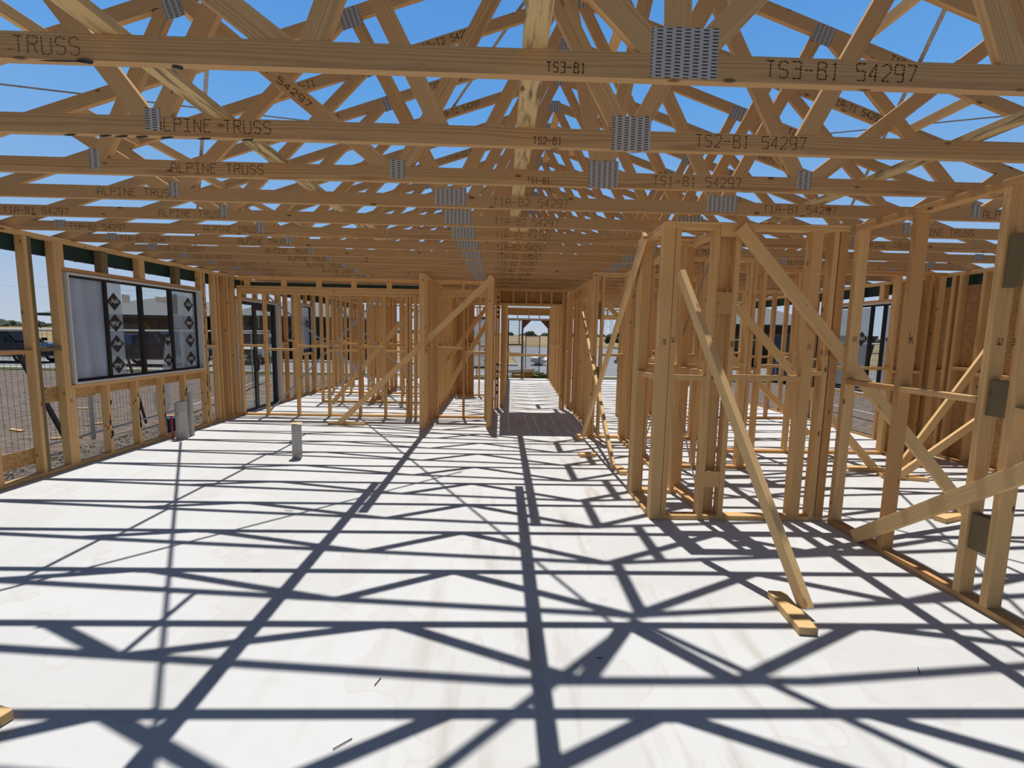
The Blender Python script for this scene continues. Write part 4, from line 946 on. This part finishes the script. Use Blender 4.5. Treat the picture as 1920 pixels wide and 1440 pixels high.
pickup('white pickup facing the house, seen past the left corner studs', (-14.3, 27.3, -.34), R(-78), 'carwhite')
pickup('black pickup partly hidden on the street beyond the garage opening', (9.2, 25.4, -.34), R(182), 'carblack')
o = crumple('tipped_bin', 'dark bin lying on the front street beyond the garage opening', (6.55, 24.2, .02), (.30, .45, .34), M['bin'], seed=21, cat='bin')

# ------------------------------------------------------------------ houses
def house(label, x0, x1, y0, y1, eave, ridge, face):
    t = thing('house', label, 'house', ((x0 + x1) / 2, (y0 + y1) / 2, -.34))
    box('wall', -(x1 - x0) / 2, (x1 - x0) / 2, -(y1 - y0) / 2, (y1 - y0) / 2, 0, eave + .34, M['brick'], t)
    ov = .5; a, b = (x1 - x0) / 2 + ov, (y1 - y0) / 2 + ov; e = eave + .34; rz = ridge + .34
    rl = abs(a - b); 
    r0, r1 = ((-rl, 0), (rl, 0)) if a > b else ((0, -rl), (0, rl))
    v = [(-a, -b, e), (a, -b, e), (a, b, e), (-a, b, e), (r0[0], r0[1], rz), (r1[0], r1[1], rz)]
    f = [(0, 3, 2, 1)] + ([(0, 1, 5, 4), (1, 2, 5), (2, 3, 4, 5), (3, 0, 4)] if a > b else [(0, 1, 4), (1, 2, 5, 4), (2, 3, 5), (3, 0, 4, 5)])
    mesh('roof', v, f, M['tile'], WM[t.name], t)
    for q in ((-a, -b, a, -b), (a, -b, a, b), (a, b, -a, b), (-a, b, -a, -b)):
        p0, p1 = Vector((q[0], q[1], e - .08)), Vector((q[2], q[3], e - .08)); m, l = bar_mat(p0, p1, (0, 0, 1))
        mesh('gutter', boxv(-l / 2, l / 2, -.08, .08, -.04, .04), BF, M['fascia'], WM[t.name] @ m, t)
    rz = 0 if face == 0 else R(-90)
    F = WM[t.name] @ Matrix.Rotation(rz, 4, 'Z') @ Matrix.Translation((0, -((y1 - y0) / 2 if face == 0 else (x1 - x0) / 2), 0))
    wd = (x1 - x0) if face == 0 else (y1 - y0)
    def fb(nm, a0, a1, d, z0, z1, mat): 
        return mesh(nm, boxv(a0, a1, -d, d, z0, z1), BF, M[mat], F, t)
    for xx in (-wd * .33, wd * .02):
        w = fb('window', xx - .9, xx + .9, .05, 1.1, 2.2, 'black'); p = fb('pane', xx - .82, xx + .82, .06, 1.18, 2.12, 'carglass'); place(p, WM[p.name], w)
    fb('garage_door', wd * .16, wd * .42, .04, .05, 2.3, 'black')
    return t
house('dark brick house with grey tiled roof, seen through the wide window', -29.0, -19.4, 30.5, 40, 2.35, 4.0, 0)
house('dark brick house with grey tiled roof, seen through the sliding door', -18.2, -9.6, 30.5, 41, 2.45, 4.1, 0)
house('low dark house with a plain grey roof beyond the right-hand rooms', 16.5, 23.5, 33, 42, 2.6, 4.3, 0)
# skip bin with a sign
sk = thing('skip_bin', 'navy steel waste bin with a yellow notice, right of the pantry', 'waste bin', (12.9, 18.4, -.2))
prof = [(-1.3, .1), (-1.6, 1.9), (1.6, 1.9), (1.3, .1)]
prof_body('bin_body', prof, .9, M['bin'], sk, -.05)
box('rim', -1.66, 1.66, -.97, .97, 1.9, 1.98, M['bin'], sk); box('notice', -.5, .5, -.985, -.955, 1.05, 1.6, M['yellow'], sk)
# ------------------------------------------------------------------ trees and pylon
def tree(label, x, y, h, w, seed, group='trees on the horizon'):
    random.seed(seed); t = thing('tree', label, 'tree', (x, y, -.45), 0, group)
    tr = tube('trunk', [(0, 0, 0), (0, 0, h * .5)], [w * .05, w * .03], M['bark'], None, 6); place(tr, WM[t.name], t)
    v, f = [], []
    for k in range(11):
        c = Vector((random.uniform(-.5, .5) * w, random.uniform(-.3, .3) * w, h * random.uniform(.35, .8))); r = w * random.uniform(.16, .3); j = len(v)
        nu, nv = 8, 5
        for b in range(nv + 1):
            for a in range(nu):
                q = r * random.uniform(.75, 1.2); ph = math.pi * b / nv; th = 2 * math.pi * a / nu
                v.append(c + Vector((q * math.sin(ph) * math.cos(th), q * math.sin(ph) * math.sin(th), q * .8 * math.cos(ph))))
        for b in range(nv):
            for a in range(nu): f.append((j + b * nu + a, j + (b + 1) * nu + a, j + (b + 1) * nu + (a + 1) % nu, j + b * nu + (a + 1) % nu))
    mesh('crown', v, f, M['tree'], WM[t.name], t)
tl = [(-330, 330, 4.4, 7), (-255, 260, 4.0, 5), (-215, 228, 3.4, 4.2), (-420, 400, 5, 9), (6, 420, 3.4, 7), (24, 400, 5, 6), (46, 430, 3.4, 8), (-22, 440, 3.4, 8), (66, 440, 3.8, 7)]
tn = ['broad dull green tree on the horizon at the far left edge', 'dull green tree on the horizon behind the first bare stud', 'lone dull green tree on the horizon left of the wide window', 'wide tree clump on the far left horizon',
      'wide low tree on the horizon left of the front door opening', 'tallest tree on the horizon through the front door', 'long low tree on the horizon right in the front door', 'low tree on the horizon behind the front side window', 'rightmost low tree on the horizon through the front door']
for i, (q, n) in enumerate(zip(tl, tn)): tree(n, *q, 100 + i)
tree('dark rounded tree beside the street, through the garage opening', 17.6, 72, 3.0, 2.6, 140)
tree('dark tree beside the pylon foot, through the garage opening', 15.2, 78, 1.7, 1.6, 141)
random.seed(5)
v, f = [], []
for k in range(420):
    a = R(random.uniform(25, 155)); d = random.uniform(560, 700); c = Vector((d * math.cos(a), d * math.sin(a), -.4)); r = random.uniform(2.0, 5.0); j = len(v)
    for b in range(4):
        for q in range(6):
            ph = math.pi / 2 * b / 3; th = 2 * math.pi * q / 6; rr = r * random.uniform(.8, 1.2)
            v.append(c + Vector((rr * 1.6 * math.cos(ph) * math.cos(th), rr * 1.6 * math.cos(ph) * math.sin(th), rr * math.sin(ph))))
    for b in range(3):
        for q in range(6): f.append((j + b * 6 + q, j + b * 6 + (q + 1) % 6, j + (b + 1) * 6 + (q + 1) % 6, j + (b + 1) * 6 + q))
o = mesh('treeline', v, f, M['tree']); tag(o, 'hazy belt of distant trees along the horizon', 'treeline', None, 'stuff')
py = thing('transmission_tower', 'lattice steel power tower on the horizon beyond the garage opening', 'pylon', (69, 300, -.45))
def leg_xy(z): return 3.4 * (1 - z / 27) + .6
for sx in (-1, 1):
    for sy in (-1, 1):
        o = tube('leg', [(69 + sx * leg_xy(0), 300 + sy * leg_xy(0), -.45), (69 + sx * leg_xy(26), 300 + sy * leg_xy(26), 25.5)], .12, M['steeltower'], None, 5); place(o, WM[o.name], py)
zs = [0, 5, 10, 14.5, 18.5, 22, 26]
for a, b in zip(zs[:-1], zs[1:]):
    for s in (-1, 1):
        o = tube('lattice_bar', [(69 - s * leg_xy(a), 300 - leg_xy(a), a - .4), (69 + s * leg_xy(b), 300 - leg_xy(b), b - .4)], .07, M['steeltower'], None, 4); place(o, WM[o.name], py)
for z in (17, 21, 25):
    o = tube('cross_arm', [(69 - 5, 300, z), (69 + 5, 300, z)], .12, M['steeltower'], None, 5); place(o, WM[o.name], py)
o = tube('power_line', [(-400 + 40 * i, 300, 22 + .00008 * (40 * i - 470) ** 2 * .3) for i in range(30)], .05, M['steeltower'], None, 4); tag(o, 'thin power line crossing the far sky', 'power line', None, 'thing')

# ------------------------------------------------------------------ light, sky, camera
sun = bpy.data.lights.new('sun', 'SUN'); sun.energy = 4.55; sun.angle = R(.53); sun.color = (1.0, .965, .915)
so = bpy.data.objects.new('sun', sun); COL.objects.link(so)
so.rotation_euler = Vector((.04, -.255, -1)).to_track_quat('-Z', 'Y').to_euler()
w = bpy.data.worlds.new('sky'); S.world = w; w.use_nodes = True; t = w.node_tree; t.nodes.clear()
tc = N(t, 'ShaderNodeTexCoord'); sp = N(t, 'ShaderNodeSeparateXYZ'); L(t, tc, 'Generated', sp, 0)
c = ramp(t, sp.outputs[2], [(0, (.50, .575, .68)), (.06, (.44, .545, .70)), (.20, (.25, .455, .76)), (.42, (.125, .355, .76)), (.60, (.09, .285, .68)), (.72, (.03, .07, .14)), (1, (.02, .04, .07))])  # upper stops, above the view, set dim to keep floor shadows dark
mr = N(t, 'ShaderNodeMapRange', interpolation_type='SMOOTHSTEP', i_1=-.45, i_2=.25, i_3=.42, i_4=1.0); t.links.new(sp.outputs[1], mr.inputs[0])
c = mixc(t, 1.0, c, mr.outputs[0], 'MULTIPLY')             # sky behind the camera, out of view, dimmed to cut blue fill in shadows
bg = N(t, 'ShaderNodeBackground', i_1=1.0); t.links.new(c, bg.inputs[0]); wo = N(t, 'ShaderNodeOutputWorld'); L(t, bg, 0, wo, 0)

cd = bpy.data.cameras.new('camera'); cam = bpy.data.objects.new('camera', cd); COL.objects.link(cam)
cd.sensor_fit = 'HORIZONTAL'; cd.sensor_width = 36; cd.lens = 36 * 856.3 / 1920; cd.clip_start = .02; cd.clip_end = 3000
def camrot(pitch, yaw, roll):
    c, s = math.cos(roll), math.sin(roll); A = Matrix(((c, 0, s), (0, 1, 0), (-s, 0, c)))
    c, s = math.cos(pitch), math.sin(pitch); B = Matrix(((1, 0, 0), (0, c, s), (0, -s, c)))
    c, s = math.cos(yaw), math.sin(yaw); C = Matrix(((c, s, 0), (-s, c, 0), (0, 0, 1)))
    return C @ B @ A
Mr = camrot(R(6.268), R(1.392), R(-1.108))
m = (Mr @ Matrix(((1, 0, 0), (0, 0, -1), (0, 1, 0)))).to_4x4(); m.translation = (0, 0, 1.6)
cam.matrix_world = m
S.camera = cam
vs = S.view_settings; vs.view_transform = 'Standard'; vs.look = 'None'; vs.exposure = 0; vs.gamma = 1; vs.use_curve_mapping = False
S.cycles.max_bounces = 8; S.cycles.transparent_max_bounces = 16
